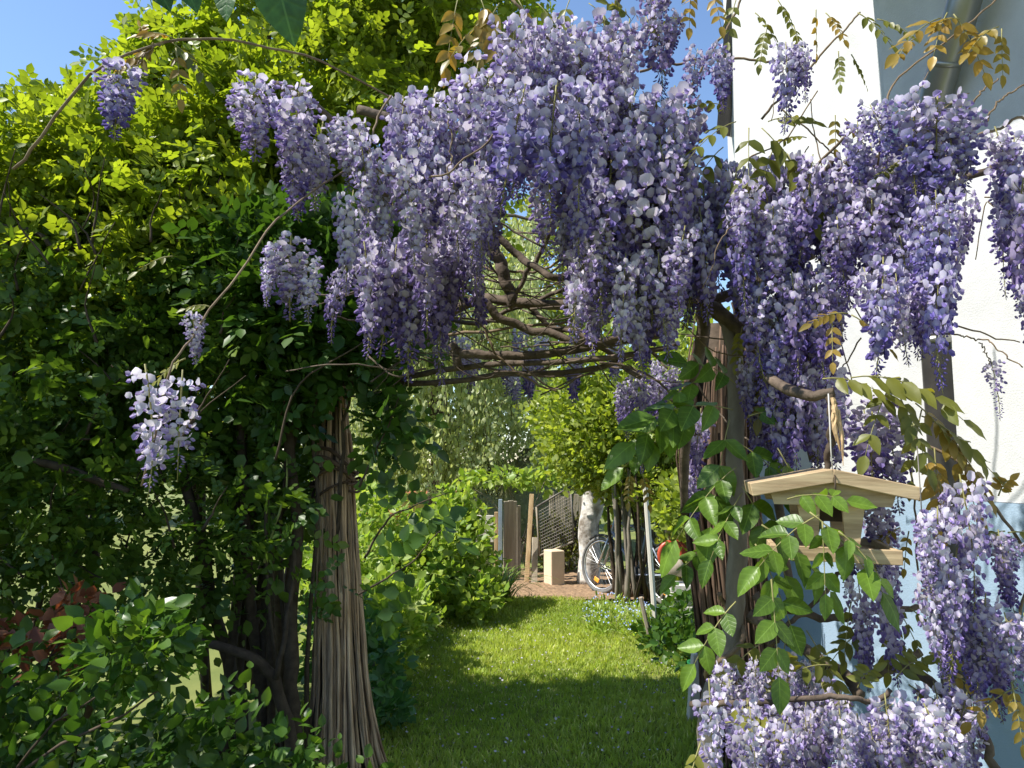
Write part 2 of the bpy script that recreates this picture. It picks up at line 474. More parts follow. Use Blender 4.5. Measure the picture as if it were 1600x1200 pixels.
# ------------------------------------------------------------------ ground
def sheet(name, pts, z, mat, nx=1, kind='structure', wob=0):
    V = [(p[0], p[1], z) for p in pts]
    o = build(name, V, [tuple(range(len(V)))], mats=[mat], smooth=False)
    return tag(o, kind=kind)
sheet('ground', [(-150, -60), (150, -60), (150, 260), (-150, 260)], 0, M['ground'])
lawn_edge = [(-1.9, -1.5), (2.6, -1.5), (2.2, 1.8), (1.75, 3.2), (1.55, 4.8), (1.65, 6.2), (1.35, 7.4), (1.1, 8.2), (1.05, 8.62), (.5, 8.75), (-.1, 8.7), (-.25, 8.3), (-.8, 7.0), (-1.25, 5.6), (-1.5, 4.0)]
sheet('lawn', lawn_edge, .004, M['lawn'])
# bark-mulch patch at the end of the lawn, with relief
def relief(name, x0, x1, y0, y1, nx, ny, z, amp, mat):
    xs, ys = np.linspace(x0, x1, nx), np.linspace(y0, y1, ny)
    X, Y = np.meshgrid(xs, ys)
    Z = z + amp * (rng.random(X.shape) * .7 + .3 * np.sin(X * 3 + 1) * np.cos(Y * 4))
    V = np.stack([X, Y, Z], -1).reshape(-1, 3)
    F = [(j * nx + i, j * nx + i + 1, (j + 1) * nx + i + 1, (j + 1) * nx + i) for j in range(ny - 1) for i in range(nx - 1)]
    return tag(build(name, V, F, mats=[mat]), kind='structure')
relief('mulch_path', -1.0, 2.3, 8.55, 10.9, 60, 46, .008, .03, M['mulch'])

# grass blades over the lawn
def inside(poly, X, Y):
    c = np.zeros(len(X), bool)
    n = len(poly)
    for i in range(n):
        (xi, yi), (xj, yj) = poly[i], poly[i - 1]
        cond = ((yi > Y) != (yj > Y)) & (X < (xj - xi) * (Y - yi) / (yj - yi + 1e-12) + xi)
        c ^= cond
    return c
BLADE = (np.array([(-.09, 0, 0), (.09, 0, 0), (.075, .5, .06), (-.075, .5, .06), (0, 1, .32)], float), [(0, 1, 2, 3), (3, 2, 4)])
n = 150000
X = rng.uniform(-1.7, 1.9, n); Y = 2.9 + (8.75 - 2.9) * rng.random(n) ** 1.15
edge = np.array(lawn_edge)
k = inside(lawn_edge, X + rng.normal(0, .05, n), Y)
# worn strip along the right hand edge is thinner
worn = np.exp(-((X - (1.05 - .03 * (Y - 5))) / .22) ** 2) * (Y > 5.2)
k &= rng.random(n) > worn * .55
X, Y = X[k], Y[k]; n = len(X)
D = np.stack([rng.normal(0, .45, n), rng.normal(0, .45, n), np.ones(n)], 1)
patch = .5 + .25 * np.sin(X * 2.3 + Y * 1.1) + .25 * np.sin(Y * 3.1 - X * 1.7 + 1)
gr = np.clip(.75 * patch + .35 * rng.random(n) - .1, 0, .93); gr[rng.random(n) < .05] = 1
S = rng.uniform(.022, .052, n) * (.8 + .5 * patch)
scatter('grass', BLADE, np.stack([X, Y, np.full(n, .003)], 1), D, rand_dirs(n) * np.array([1, 1, .1]), S, M['grass'], rnd=gr, W=rng.uniform(.8, 1.3, n))
tag(bpy.data.objects['grass'], 'short mown grass of the garden path between the shrubs', 'grass')

# ------------------------------------------------------------------ house on the right
HP, HU, HN = Vector((1.45, 4.78, 0)), Vector((.287, -.958, 0)).normalized(), Vector((-.958, -.287, 0)).normalized()
def H(t, out, z):
    return HP + HU * t + HN * out + Vector((0, 0, z))
def hbox(mb, t0, t1, o0, o1, z0, z1, mi=0):
    V = [tuple(H(t, o, z)) for t in (t0, t1) for o in (o0, o1) for z in (z0, z1)]
    return mb.add(V, [(0, 1, 3, 2), (4, 6, 7, 5), (0, 4, 5, 1), (2, 3, 7, 6), (0, 2, 6, 4), (1, 5, 7, 3)], mi)
house = thing('white_house', 'white stuccoed house with pale blue base and downpipe behind the wisteria', 'house', H(1.4, -2, 0))
PL = 1.43
hbox(MB(), 0, 1.40, -5, 0, PL, 6.2).obj('wall', M['stucco'], house)
hbox(MB(), 1.402, 6.2, -5, .05, PL, 4.5).obj('wall', M['stucco'], house)
hbox(MB(), .0, 1.40, -5, .006, 0, PL - .002).obj('plinth', M['plinth'], house)
hbox(MB(), 1.402, 6.2, -5, .056, 0, PL - .002).obj('plinth', M['plinth'], house)
ev = hbox(MB(), 1.30, 6.6, .056, .92, 4.18, 4.21).obj('eave', M['soffit'], house)
hbox(MB(), 1.28, 6.62, .922, .95, 4.14, 4.36).obj('fascia_board', M['darkmetal'], ev)
rf = MB()
for (ta, tb) in ((1.29, 6.61),):
    V = [tuple(H(ta, .96, 4.36)), tuple(H(tb, .96, 4.36)), tuple(H(tb, -2.4, 6.3)), tuple(H(ta, -2.4, 6.3)),
         tuple(H(ta, .96, 4.24)), tuple(H(tb, .96, 4.24)), tuple(H(tb, -2.4, 6.18)), tuple(H(ta, -2.4, 6.18))]
    rf.add(V, [(0, 1, 2, 3), (7, 6, 5, 4), (0, 4, 5, 1), (1, 5, 6, 2), (2, 6, 7, 3), (3, 7, 4, 0)])
rf.obj('roof', M['darkmetal'], house)
# dark verge trim at the far corner, slanting with the gable
a, b = at(1150, 215, 4.74), at(1172, -90, 4.74)
mb = MB(); ax = (b - a).normalized(); x_ = Vector((.9, .43, 0)); 
for off, w_, mi in ((-.075, .05, 0), (-.02, .035, 1), (.025, .04, 0)):
    p, q = a + x_ * off + HN * .03, b + x_ * off + HN * .03
    hw = x_ * (w_ / 2); dp = HN * .03
    V = [tuple(c + s1 * hw + s2 * dp) for c in (p, q) for s1 in (-1, 1) for s2 in (-1, 1)]
    mb.add(V, [(0, 1, 3, 2), (4, 6, 7, 5), (0, 4, 5, 1), (2, 3, 7, 6), (0, 2, 6, 4), (1, 5, 7, 3)], mi)
mb.obj('verge_board', [M['darkmetal'], M['zinc']], house)
# downpipe: slanting upper length from the gutter, then down the wall
pb = at(1466, 560, 3.20)
pipe_up = smooth_path([at(1552, -235, 2.62), at(1524, -90, 2.78), at(1507, 0, 2.83), at(1462, 150, 3.06), at(1456, 215, 3.16)], 24)
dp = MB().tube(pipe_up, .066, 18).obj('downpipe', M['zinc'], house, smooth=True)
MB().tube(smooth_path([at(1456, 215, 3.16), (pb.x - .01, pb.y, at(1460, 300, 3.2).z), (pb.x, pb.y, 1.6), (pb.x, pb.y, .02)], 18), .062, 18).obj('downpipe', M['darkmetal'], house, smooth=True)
c0, c1 = at(1490, 80, 2.95), at(1486, 92, 2.965)
i0 = int(np.argmin(np.abs(np.array([p[2] for p in pipe_up]) - at(1486, 92, 2.97).z)))
p0 = np.array(pipe_up[i0]); dr = norm(np.array(pipe_up[i0 + 1]) - p0)
MB().tube([p0 - dr * .012, p0, p0 + dr * .012], [.068, .072, .068], 18).obj('collar', M['zinc'], dp, smooth=True)
for zz in (1.15, 2.1):
    MB().tube([(pb.x, pb.y, zz), (pb.x, pb.y, zz + .03)], .066, 16).obj('bracket', M['zinc'], house, smooth=True)

# ------------------------------------------------------------------ arbor posts
def wrapped_post(name, label, cx, cy, prof, n, rad, mat, core_mat, flare, seed, tops):
    """bundle of stems round a core; prof = [(z, cx offset, radius)]"""
    global rng
    r0 = rng; rng = np.random.default_rng(seed)
    t = thing(name, label, 'post', (cx, cy, 0))
    z = np.array([p[0] for p in prof]); ox = np.array([p[1] for p in prof]); rr = np.array([p[2] for p in prof])
    MB().tube([(cx + ox[i], cy, z[i]) for i in range(len(prof))], list(rr * .80), 12, rough=.05).obj('core', core_mat, t, smooth=True)
    for i in range(n):
        a = 2 * math.pi * (i + rng.uniform(-.3, .3)) / n * 1.0
        lay = rng.uniform(.82, 1.14)
        top = rng.uniform(*tops)
        zz = np.linspace(0.0, top, 11)
        R = np.interp(zz, z, rr) * lay; O = np.interp(zz, z, ox)
        fl = flare * max(0, math.cos(a - .2)) * np.clip(1 - zz / .45, 0, 1) ** 1.6
        aa = a + np.cumsum(rng.normal(0, .035, 11))
        P = np.stack([cx + O + (R + fl) * np.cos(aa), cy + (R + fl * .4) * np.sin(aa), zz], 1)
        P[:, :2] += rng.normal(0, .0025, (11, 2))
        r = rad * rng.uniform(.45, 1.55)
        MB().tube(P, [r * 1.1, r, r * .85], 6, rough=.12).obj('cane', mat, t, smooth=True)
    for i in range(n // 3):      # loose outer stems, some broken short
        a = rng.uniform(0, 6.28); z0 = rng.choice([0, 0, rng.uniform(.1, .7)]); z1 = z0 + rng.uniform(.4, 1.3); z1 = min(z1, tops[1])
        zz = np.linspace(z0, z1, 8); R_ = np.interp(zz, z, rr) * rng.uniform(1.08, 1.2); O = np.interp(zz, z, ox)
        aa = a + rng.normal(0, .12) * np.linspace(0, 1, 8)
        P = np.stack([cx + O + R_ * np.cos(aa), cy + R_ * np.sin(aa), zz], 1) + rng.normal(0, .003, (8, 3))
        P[:, 2] = np.maximum(P[:, 2], 0)
        MB().tube(P, [rad * .6, rad * .5, rad * .3], 5, rough=.15).obj('loose_stem', mat, t, smooth=True)
    rng = r0
    return t
lp = wrapped_post('cane_wrapped_post', 'arbor post wrapped in dry brown canes flaring out at its foot', -.85, 3.9,
                  [(0, 0, .158), (.25, -.01, .138), (.6, -.025, .118), (1.0, -.045, .100), (1.45, -.07, .088), (1.52, -.072, .082), (1.6, -.075, .088), (1.85, -.085, .060), (2.25, -.09, .055)],
                  92, .0072, M['cane'], M['stem'], .07, 3, (1.4, 2.2))
# twisted vines tied round the post
for i in range(7):
    zc = 1.50 + rng.uniform(-.05, .09); tl = rng.uniform(-.10, .10); ph = rng.uniform(0, 6.28)
    ang = np.linspace(0, rng.uniform(4.5, 7.2), 22) + ph
    R = .118 + rng.uniform(-.01, .018)
    P = np.stack([-.922 + R * np.cos(ang), 3.9 + R * np.sin(ang), zc + tl * np.cos(ang - .6) + .012 * np.sin(ang * 3)], 1)
    MB().tube(P, rng.uniform(.007, .012), 6, rough=.1).obj('binding_vine', M['shag'], lp, smooth=True)
rp = wrapped_post('bark_covered_post', 'dark shaggy post of old stems beside the smooth grey vine', 1.22, 4.15,
                  [(0, .02, .20), (.4, .01, .175), (1.0, -.04, .175), (1.6, -.08, .19), (2.0, -.06, .18), (2.35, -.03, .13)],
                  86, .0105, M['shag'], M['stem'], .03, 5, (1.5, 2.4))

# ------------------------------------------------------------------ wisteria
WB = ground_at(1125, 2.55)
wist = thing('wisteria', 'old wisteria over the arbor with long hanging lilac flower clusters', 'wisteria', (WB.x, WB.y, 0))
def limb(pts, rpx, mat='bark', name='branch', n=30, wob=.0045, sides=9, taper=.75, rough=.05):
    P = [at(*p) for p in pts]
    Ym = sum(p[2] for p in pts) / len(pts)
    r = rpx * (.82 if rpx > 4.5 else .68) * Ym / FPX
    path = smooth_path(P, n, wob)
    return MB().tube(path, [r, r * (1 + taper) / 2, r * taper], sides, rough=rough).obj(name, M[mat], wist, smooth=True)
# trunk vine
g0 = ground_at(1095, 2.5)
tp = [g0] + [at(*p) for p in ((1112, 1130, 2.55), (1128, 1060, 2.58), (1147, 980, 2.6), (1152, 850, 2.62), (1148, 700, 2.66), (1152, 590, 2.7), (1140, 520, 2.75), (1112, 470, 2.8))]
MB().tube(smooth_path(tp, 44, .004), [.042, .034, .029, .026], 12, rough=.07).obj('trunk', M['greystem'], wist, smooth=True)
hel = []
for i in range(60):
    t = i / 59; c = np.array(at(1118 + 30 * t, 1110 - 180 * t, 2.57)); a = t * 9
    hel.append(c + .05 * np.array([math.cos(a), math.sin(a), 0]))
MB().tube(hel, .009, 6, rough=.1).obj('branch', M['twig'], wist, smooth=True)
LIMBS = [
    ([(500, 580, 3.75), (570, 592, 3.7), (700, 577, 3.5), (800, 570, 3.3), (940, 562, 3.1), (1060, 540, 3.0)], 6.5),
    ([(520, 600, 3.8), (600, 599, 3.7), (680, 598, 3.55), (800, 584, 3.4), (900, 580, 3.3), (980, 560, 3.2)], 6.5),
    ([(705, 540, 3.4), (725, 552, 3.4), (790, 557, 3.35), (850, 552, 3.3), (935, 540, 3.2), (1050, 520, 3.1)], 10),
    ([(712, 545, 3.4), (714, 560, 3.4), (717, 574, 3.4)], 10),
    ([(755, 470, 3.2), (785, 500, 3.2), (830, 516, 3.2), (870, 525, 3.15), (935, 535, 3.1), (1060, 505, 3.0)], 9),
    ([(560, 440, 3.5), (610, 478, 3.45), (690, 490, 3.4), (755, 467, 3.3), (805, 472, 3.2), (890, 474, 3.1), (1010, 480, 3.0)], 11),
    ([(770, 360, 3.1), (800, 390, 3.1), (830, 415, 3.05), (870, 434, 3.0), (900, 430, 3.0), (960, 400, 2.95)], 8),
    ([(760, 375, 3.2), (782, 410, 3.2), (793, 450, 3.2), (805, 478, 3.2)], 14),
    ([(805, 462, 3.2), (835, 410, 3.15), (855, 375, 3.1), (870, 340, 3.0)], 5),
    ([(720, 412, 3.3), (830, 424, 3.2), (900, 395, 3.1)], 3.5),
    ([(690, 522, 3.4), (800, 512, 3.3), (890, 500, 3.2), (1000, 470, 3.1)], 4),
    ([(755, 510, 3.3), (772, 545, 3.3), (800, 575, 3.3), (840, 600, 3.3), (870, 612, 3.3)], 3),
    ([(640, 480, 3.6), (740, 505, 3.5), (810, 480, 3.4), (900, 445, 3.2)], 5),
    ([(820, 470, 3.4), (860, 510, 3.4), (900, 520, 3.3), (960, 560, 3.2), (1000, 590, 3.1)], 6),
    ([(1270, 395, 2.6), (1210, 425, 2.7), (1150, 458, 2.75), (1100, 470, 2.8), (1020, 480, 2.9)], 13),
    ([(1108, 480, 2.75), (1160, 520, 2.7), (1200, 548, 2.6), (1225, 585, 2.55), (1250, 650, 2.5), (1275, 720, 2.5)], 15),
    ([(1100, 470, 2.8), (1095, 540, 2.9), (1075, 640, 3.3), (1070, 800, 3.7)], 12),
    ([(1150, 470, 2.8), (1180, 560, 2.8), (1215, 640, 2.7), (1215, 740, 2.7), (1225, 830, 2.7), (1235, 960, 2.7)], 10),
    ([(1238, 300, 2.4), (1260, 275, 2.4), (1330, 205, 2.3), (1400, 185, 2.2), (1450, 200, 2.2)], 4),
    ([(1140, 420, 2.6), (1200, 340, 2.5), (1250, 300, 2.45), (1320, 262, 2.4), (1420, 230, 2.3)], 5),
    ([(1000, 110, 2.7), (1060, 98, 2.7), (1140, 92, 2.6), (1225, 96, 2.55)], 3.5),
    ([(1190, 185, 2.55), (1230, 140, 2.5), (1275, 95, 2.5), (1310, 55, 2.5), (1345, 20, 2.5)], 3),
    ([(1070, 150, 2.7), (1115, 75, 2.7), (1150, 20, 2.7), (1165, -40, 2.7)], 3.5),
    ([(1220, 170, 2.4), (1300, 240, 2.4), (1330, 260, 2.4)], 2),
    ([(940, 240, 2.7), (955, 60, 2.8), (972, -30, 2.8)], 7),
    ([(1370, 260, 2.3), (1385, 170, 2.2), (1402, 122, 2.2), (1480, 60, 2.15), (1560, -5, 2.1), (1600, -40, 2.1)], 2.6),
    ([(1250, 960, 2.3), (1330, 965, 2.3), (1400, 952, 2.35), (1450, 950, 2.4)], 7),
    ([(1170, 960, 2.6), (1250, 1010, 2.5), (1310, 1050, 2.4), (1345, 1085, 2.3)], 12),
    ([(1180, 930, 2.6), (1290, 1040, 2.5), (1380, 1052, 2.4), (1440, 1020, 2.4)], 9),
    ([(1200, 1010, 2.6), (1230, 975, 2.5), (1300, 915, 2.5), (1320, 880, 2.5)], 5),
    ([(1380, 1030, 2.3), (1440, 1060, 2.15), (1490, 1095, 2.05), (1530, 1145, 2.0), (1560, 1210, 1.95)], 10),
    ([(1080, 1100, 2.2), (1160, 1100, 2.05), (1240, 1094, 2.0), (1310, 1085, 1.95), (1360, 1098, 1.95), (1390, 1075, 1.95)], 6),
    ([(1412, 680, 2.1), (1430, 800, 2.05), (1440, 900, 2.05), (1480, 970, 2.0), (1512, 1065, 1.95)], 2.4),
    ([(1400, 670, 2.2), (1440, 690, 2.15), (1500, 725, 2.1), (1560, 800, 2.05), (1605, 880, 2.0), (1590, 950, 2.0), (1570, 985, 2.0)], 4),
    ([(1545, 1100, 2.0), (1565, 1060, 2.0), (1600, 1010, 2.0)], 3),
    ([(1480, 520, 2.2), (1540, 535, 2.15), (1600, 575, 2.1)], 2),
    ([(1530, 535, 2.15), (1540, 555, 2.15), (1545, 570, 2.15)], 1.5),
    ([(1440, 260, 2.3), (1500, 230, 2.2), (1560, 200, 2.15), (1620, 180, 2.1)], 4),
    ([(1540, 190, 2.2), (1570, 150, 2.2), (1605, 135, 2.2)], 2.5),
    ([(1515, 170, 2.3), (1535, 140, 2.3), (1560, 126, 2.3)], 2.5),
    ([(20, 260, 1.75), (60, 225, 1.75), (150, 112, 1.75), (250, 70, 1.8), (350, 60, 1.9), (450, 80, 2.0), (550, 120, 2.2), (640, 172, 2.4), (720, 240, 2.6)], 3.2),
    ([(250, 72, 1.8), (225, 92, 1.78), (205, 112, 1.75)], 2),
    ([(560, 250, 2.3), (450, 330, 1.9), (380, 420, 1.7), (315, 505, 1.6), (262, 590, 1.55), (222, 760, 1.55)], 2.8),
    ([(610, 150, 2.2), (585, 190, 2.15), (580, 245, 2.1), (620, 278, 2.1), (690, 272, 2.05), (740, 240, 2.05), (800, 180, 2.1)], 2.8),
    ([(700, 190, 2.1), (705, 240, 2.1), (700, 280, 2.1)], 2),
    ([(560, 170, 2.6), (640, 200, 2.6), (760, 250, 2.7), (900, 300, 2.8), (1000, 380, 2.9), (1080, 450, 2.85)], 9),
    ([(430, 130, 2.4), (520, 190, 2.5), (620, 330, 2.8), (700, 440, 3.1)], 6),
    ([(820, 60, 2.8), (880, 130, 2.8), (950, 250, 2.9), (1040, 400, 2.9), (1090, 460, 2.8)], 10),
    ([(1590, 240, 2.3), (1480, 300, 2.4), (1380, 360, 2.5), (1270, 395, 2.6)], 7),
    ([(1300, 250, 2.4), (1260, 330, 2.5), (1230, 410, 2.65)], 5),
    ([(780, -20, 2.8), (820, 20, 2.8), (850, 60, 2.8)], 4),
    ([(1010, -20, 2.6), (1020, 40, 2.65), (1040, 120, 2.7)], 3),
]
for pts, r in LIMBS:
    limb(pts, r, 'bark' if r > 4.5 else 'twig')
for i in range(85):     # tangle of thin twigs through the canopy
    x, y, Y = rng.uniform(600, 1080), rng.uniform(380, 590), rng.uniform(2.8, 3.6)
    a = rng.normal(0, .33) + (math.pi if rng.random() < .5 else 0); l = rng.uniform(70, 190)
    limb([(x, y, Y), (x + math.cos(a) * l * .5, y - math.sin(a) * l * .5 + rng.normal(0, 14), Y + rng.normal(0, .1)), (x + math.cos(a) * l, y - math.sin(a) * l + rng.normal(0, 18), Y + rng.normal(0, .15))], rng.uniform(1.2, 3.2), 'bark', n=12, sides=6)
for i in range(26):     # and among the flowers on the right
    x, y, Y = rng.uniform(1120, 1560), rng.uniform(150, 560), rng.uniform(2.2, 2.6)
    a = rng.uniform(0, 6.28); l = rng.uniform(60, 160)
    limb([(x, y, Y), (x + math.cos(a) * l * .5, y - math.sin(a) * l * .5 + rng.normal(0, 14), Y), (x + math.cos(a) * l, y - math.sin(a) * l + rng.normal(0, 18), Y + rng.normal(0, .1))], rng.uniform(1.0, 2.2), 'twig', n=12, sides=5)
# broken, torn limb end that carries the feeder
limb([(1190, 585, 2.3), (1240, 612, 2.1), (1278, 618, 2.0), (1303, 612, 1.98)], 11, n=14, wob=.002, rough=.1)
limb([(1296, 612, 1.99), (1300, 640, 1.98), (1296, 690, 1.99), (1292, 745, 2.0)], 9, 'stem', taper=.6)
for (x0, y0, x1, y1, r) in ((1300, 622, 1309, 668, .007), (1304, 632, 1313, 705, .0075), (1309, 640, 1318, 728, .006), (1312, 660, 1317, 715, .0045), (1302, 640, 1306, 690, .005)):
    P = smooth_path([at(x0, y0, 1.97), at((x0 + x1) / 2 + rng.normal(0, 2), (y0 + y1) / 2, 1.962), at(x1, y1, 1.968)], 9, .001)
    MB().tube(P, [r * .7, r, r * .6, .0008], 5, rough=.25).obj('torn_splinter', M['torn'], wist, smooth=False)

# ---- flower clusters
def flower_tmpl(cup=.16, wide=1.08, tall=.34, lean=.07, wing=1.0):
    """one blossom: erect banner petal, two wings and a keel; y = outward, z = up; size 1"""
    V, F, C = [], [], []
    # banner: 8-point disc, notched, cupped
    V.append((0, .02, tall - .08)); C.append(4)
    for i in range(8):
        a = math.pi / 2 + 2 * math.pi * i / 8
        r = .50 if i else .42
        if i in (3, 5): r = .46
        if i == 4: r = .36
        x, z = r * math.cos(a) * wide, tall + r * math.sin(a)
        V.append((x, -.08 - cup * abs(math.cos(a)) ** 1.5 + lean * math.sin(a), z)); C.append(0 if i not in (3, 4, 5) else (2 if i == 4 else 1))
    for i in range(8):
        F.append((0, 1 + i, 1 + (i + 1) % 8))
    for sx in (-1, 1):
        b = len(V)
        V += [(0, .02, .12), (sx * .20 * wing, .26, .20), (sx * .22 * wing, .56, .04), (0, .68, -.16), (sx * .04, .44, -.28), (sx * .02, .14, -.12)]
        C += [1, 1, 1, 3, 3, 1]
        F += [(b, b + 1, b + 2, b + 3), (b, b + 3, b + 4, b + 5)]
    return np.array(V), F, np.array(C)
def bud_tmpl():
    V = [(0, 0, 0)]
    for (y, r) in ((.25, .13), (.6, .15)):
        for i in range(4):
            a = i * math.pi / 2
            V.append((r * math.cos(a), y, r * 1.15 * math.sin(a) + .05 * y))
    V.append((0, .92, .10))
    F = [(0, 1 + (i + 1) % 4, 1 + i) for i in range(4)] + [(1 + i, 1 + (i + 1) % 4, 5 + (i + 1) % 4, 5 + i) for i in range(4)] + [(5 + i, 5 + (i + 1) % 4, 9) for i in range(4)]
    return np.array(V), F, np.array([1] + [1] * 4 + [1] * 4 + [3])
FTS, BT = [flower_tmpl(), flower_tmpl(.30, .95, .30, -.10, 1.2), flower_tmpl(.05, 1.1, .36, .16, .8), flower_tmpl(.42, .8, .28, .0, 1.1)], bud_tmpl()
TONES = {  # banner, wing, banner heart, keel tip; tones also paint sunlit and shaded clusters
    'pale': ((.70, .65, .79), (.46, .37, .66), (.80, .77, .60), (.30, .19, .55), (.74, .69, .78)),
    'lilac': ((.53, .46, .68), (.29, .20, .54), (.70, .66, .52), (.17, .09, .42), (.58, .51, .68)),
    'blue': ((.33, .30, .64), (.16, .11, .49), (.50, .49, .46), (.09, .05, .38), (.42, .39, .64)),
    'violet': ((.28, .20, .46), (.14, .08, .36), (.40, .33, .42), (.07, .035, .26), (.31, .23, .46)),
}
def basis(out, up):
    y = norm(out); x = norm(np.cross(y, up)); z = np.cross(x, y)
    return np.stack([x, y, z], 0)
def raceme_geo(seed, tone, L=.30, R=.062, n=78, separate=False, budfrac=.25, loose=1.0):
    r = np.random.default_rng(seed)
    bend = r.normal(0, .02, 2)
    def axis(t): return np.array([bend[0] * math.sin(t * 2), bend[1] * math.sin(t * 2.4), -L * t])
    mb_V, mb_F, mb_C, mb_m, cnt = [], [], [], [], 0
    T = [np.array(c) for c in TONES[tone]]; TP = [np.array(c) for c in TONES['pale']]; TV = [np.array(c) for c in TONES['violet']]
    items = []
    ga = 2.39996
    for i in range(n):
        t = .03 + .95 * ((i + .5) / n) ** .92
        a = i * ga + r.normal(0, .25)
        prof = (min(1, t / .10 + .45)) * (1 - .86 * max(0, (t - .18) / .82) ** 1.05)
        isbud = t > 1 - budfrac * r.uniform(.6, 1.2)
        ped = R * prof * r.uniform(.55, 1.15) * (1 if not isbud else .8)
        out = np.array([math.cos(a), math.sin(a), r.normal(-.15 if not isbud else -.75, .22)])
        p0 = axis(t); p = p0 + norm(out) * ped * .9
        sz = (.0270 * r.uniform(.72, 1.22)) * (1 if not isbud else .72 * (1.25 - .5 * t))
        up = np.array([r.normal(0, .35), r.normal(0, .35), 1.0])
        B = basis(out + r.normal(0, .38, 3), up)
        tv, tf, tc = (BT if isbud else FTS[int(r.integers(4))])
        V = (tv * sz) @ B + p     # rows: x,y,z axes
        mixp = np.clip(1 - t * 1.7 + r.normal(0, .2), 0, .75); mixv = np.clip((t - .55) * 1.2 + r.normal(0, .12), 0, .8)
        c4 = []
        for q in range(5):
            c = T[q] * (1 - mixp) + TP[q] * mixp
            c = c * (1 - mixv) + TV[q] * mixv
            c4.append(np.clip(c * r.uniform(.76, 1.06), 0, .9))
        C = np.array(c4)[tc]
        items.append((V, tf, C, p0, p))
    if separate:
        return items, axis
    mb_V, F, C, mi, cnt = [], [], [], [], 0
    def add(V, f, c, m):
        nonlocal cnt
        mb_V.append(V); F.extend(tuple(i + cnt for i in q) for q in f); C.append(c); mi.extend([m] * len(f)); cnt += len(V)
    for V, tf, c, p0, p in items:
        add(V, tf, c, 0)
        d = norm(p - p0); s_ = norm(np.cross(d, [0.1, 0, 1])) * .0011
        add(np.array([p0 - s_, p0 + s_, p + s_, p - s_]), [(0, 1, 2, 3)], np.tile((.3, .2, .3), (4, 1)), 1)
    V, f = tube_geo([axis(t) for t in np.linspace(-.02, 1.03, 9)], [.0024, .002, .0012], 5)
    add(V, f, np.tile((.3, .3, .1), (len(V), 1)), 1)
    return np.concatenate(mb_V), F, np.concatenate(C), mi
RAC = {}
for tone in TONES:
    RAC[tone] = []
    for k in range(4):
        V, F, C, mi = raceme_geo(100 + 17 * k + len(tone), tone, R=.056 + .006 * k, n=112 + 6 * k, budfrac=(.22, .30, .4, .18)[k])
        RAC[tone].append(build('raceme', V, F, mats=[M['petal'], M['rachis']], attrs={'pc': C}, midx=mi, link=False))
V, F, C, mi = raceme_geo(77, 'violet', R=.045, n=60, budfrac=.6)
RAC['bud'] = [build('raceme', V, F, mats=[M['petal'], M['rachis']], attrs={'pc': C}, midx=mi, link=False)]
def raceme_matrix(px, y0, y1, Y, wide=1.0, tilt=None):
    p, q = at(px, y0, Y), at(px, y1, Y)
    L = (p - q).length
    s = L / .30
    w = s * wide
    tx, ty = (rng.normal(0, .07), rng.normal(0, .07)) if tilt is None else tilt
    return Matrix.Translation(p) @ Matrix.Rotation(tx, 4, 'X') @ Matrix.Rotation(ty, 4, 'Y') @ Matrix.Rotation(rng.uniform(0, 6.28), 4, 'Z') @ Matrix.Diagonal((w, w, s, 1))
def raceme(px, y0, y1, Y, tone, wide=1.0, tilt=None):
    v = RAC[tone]
    ALL_RACEMES.append(((y1 - y0) * (3.2 - Y) , v[int(rng.integers(len(v)))], raceme_matrix(px, y0, y1, Y, wide, tilt)))
ALL_RACEMES = []
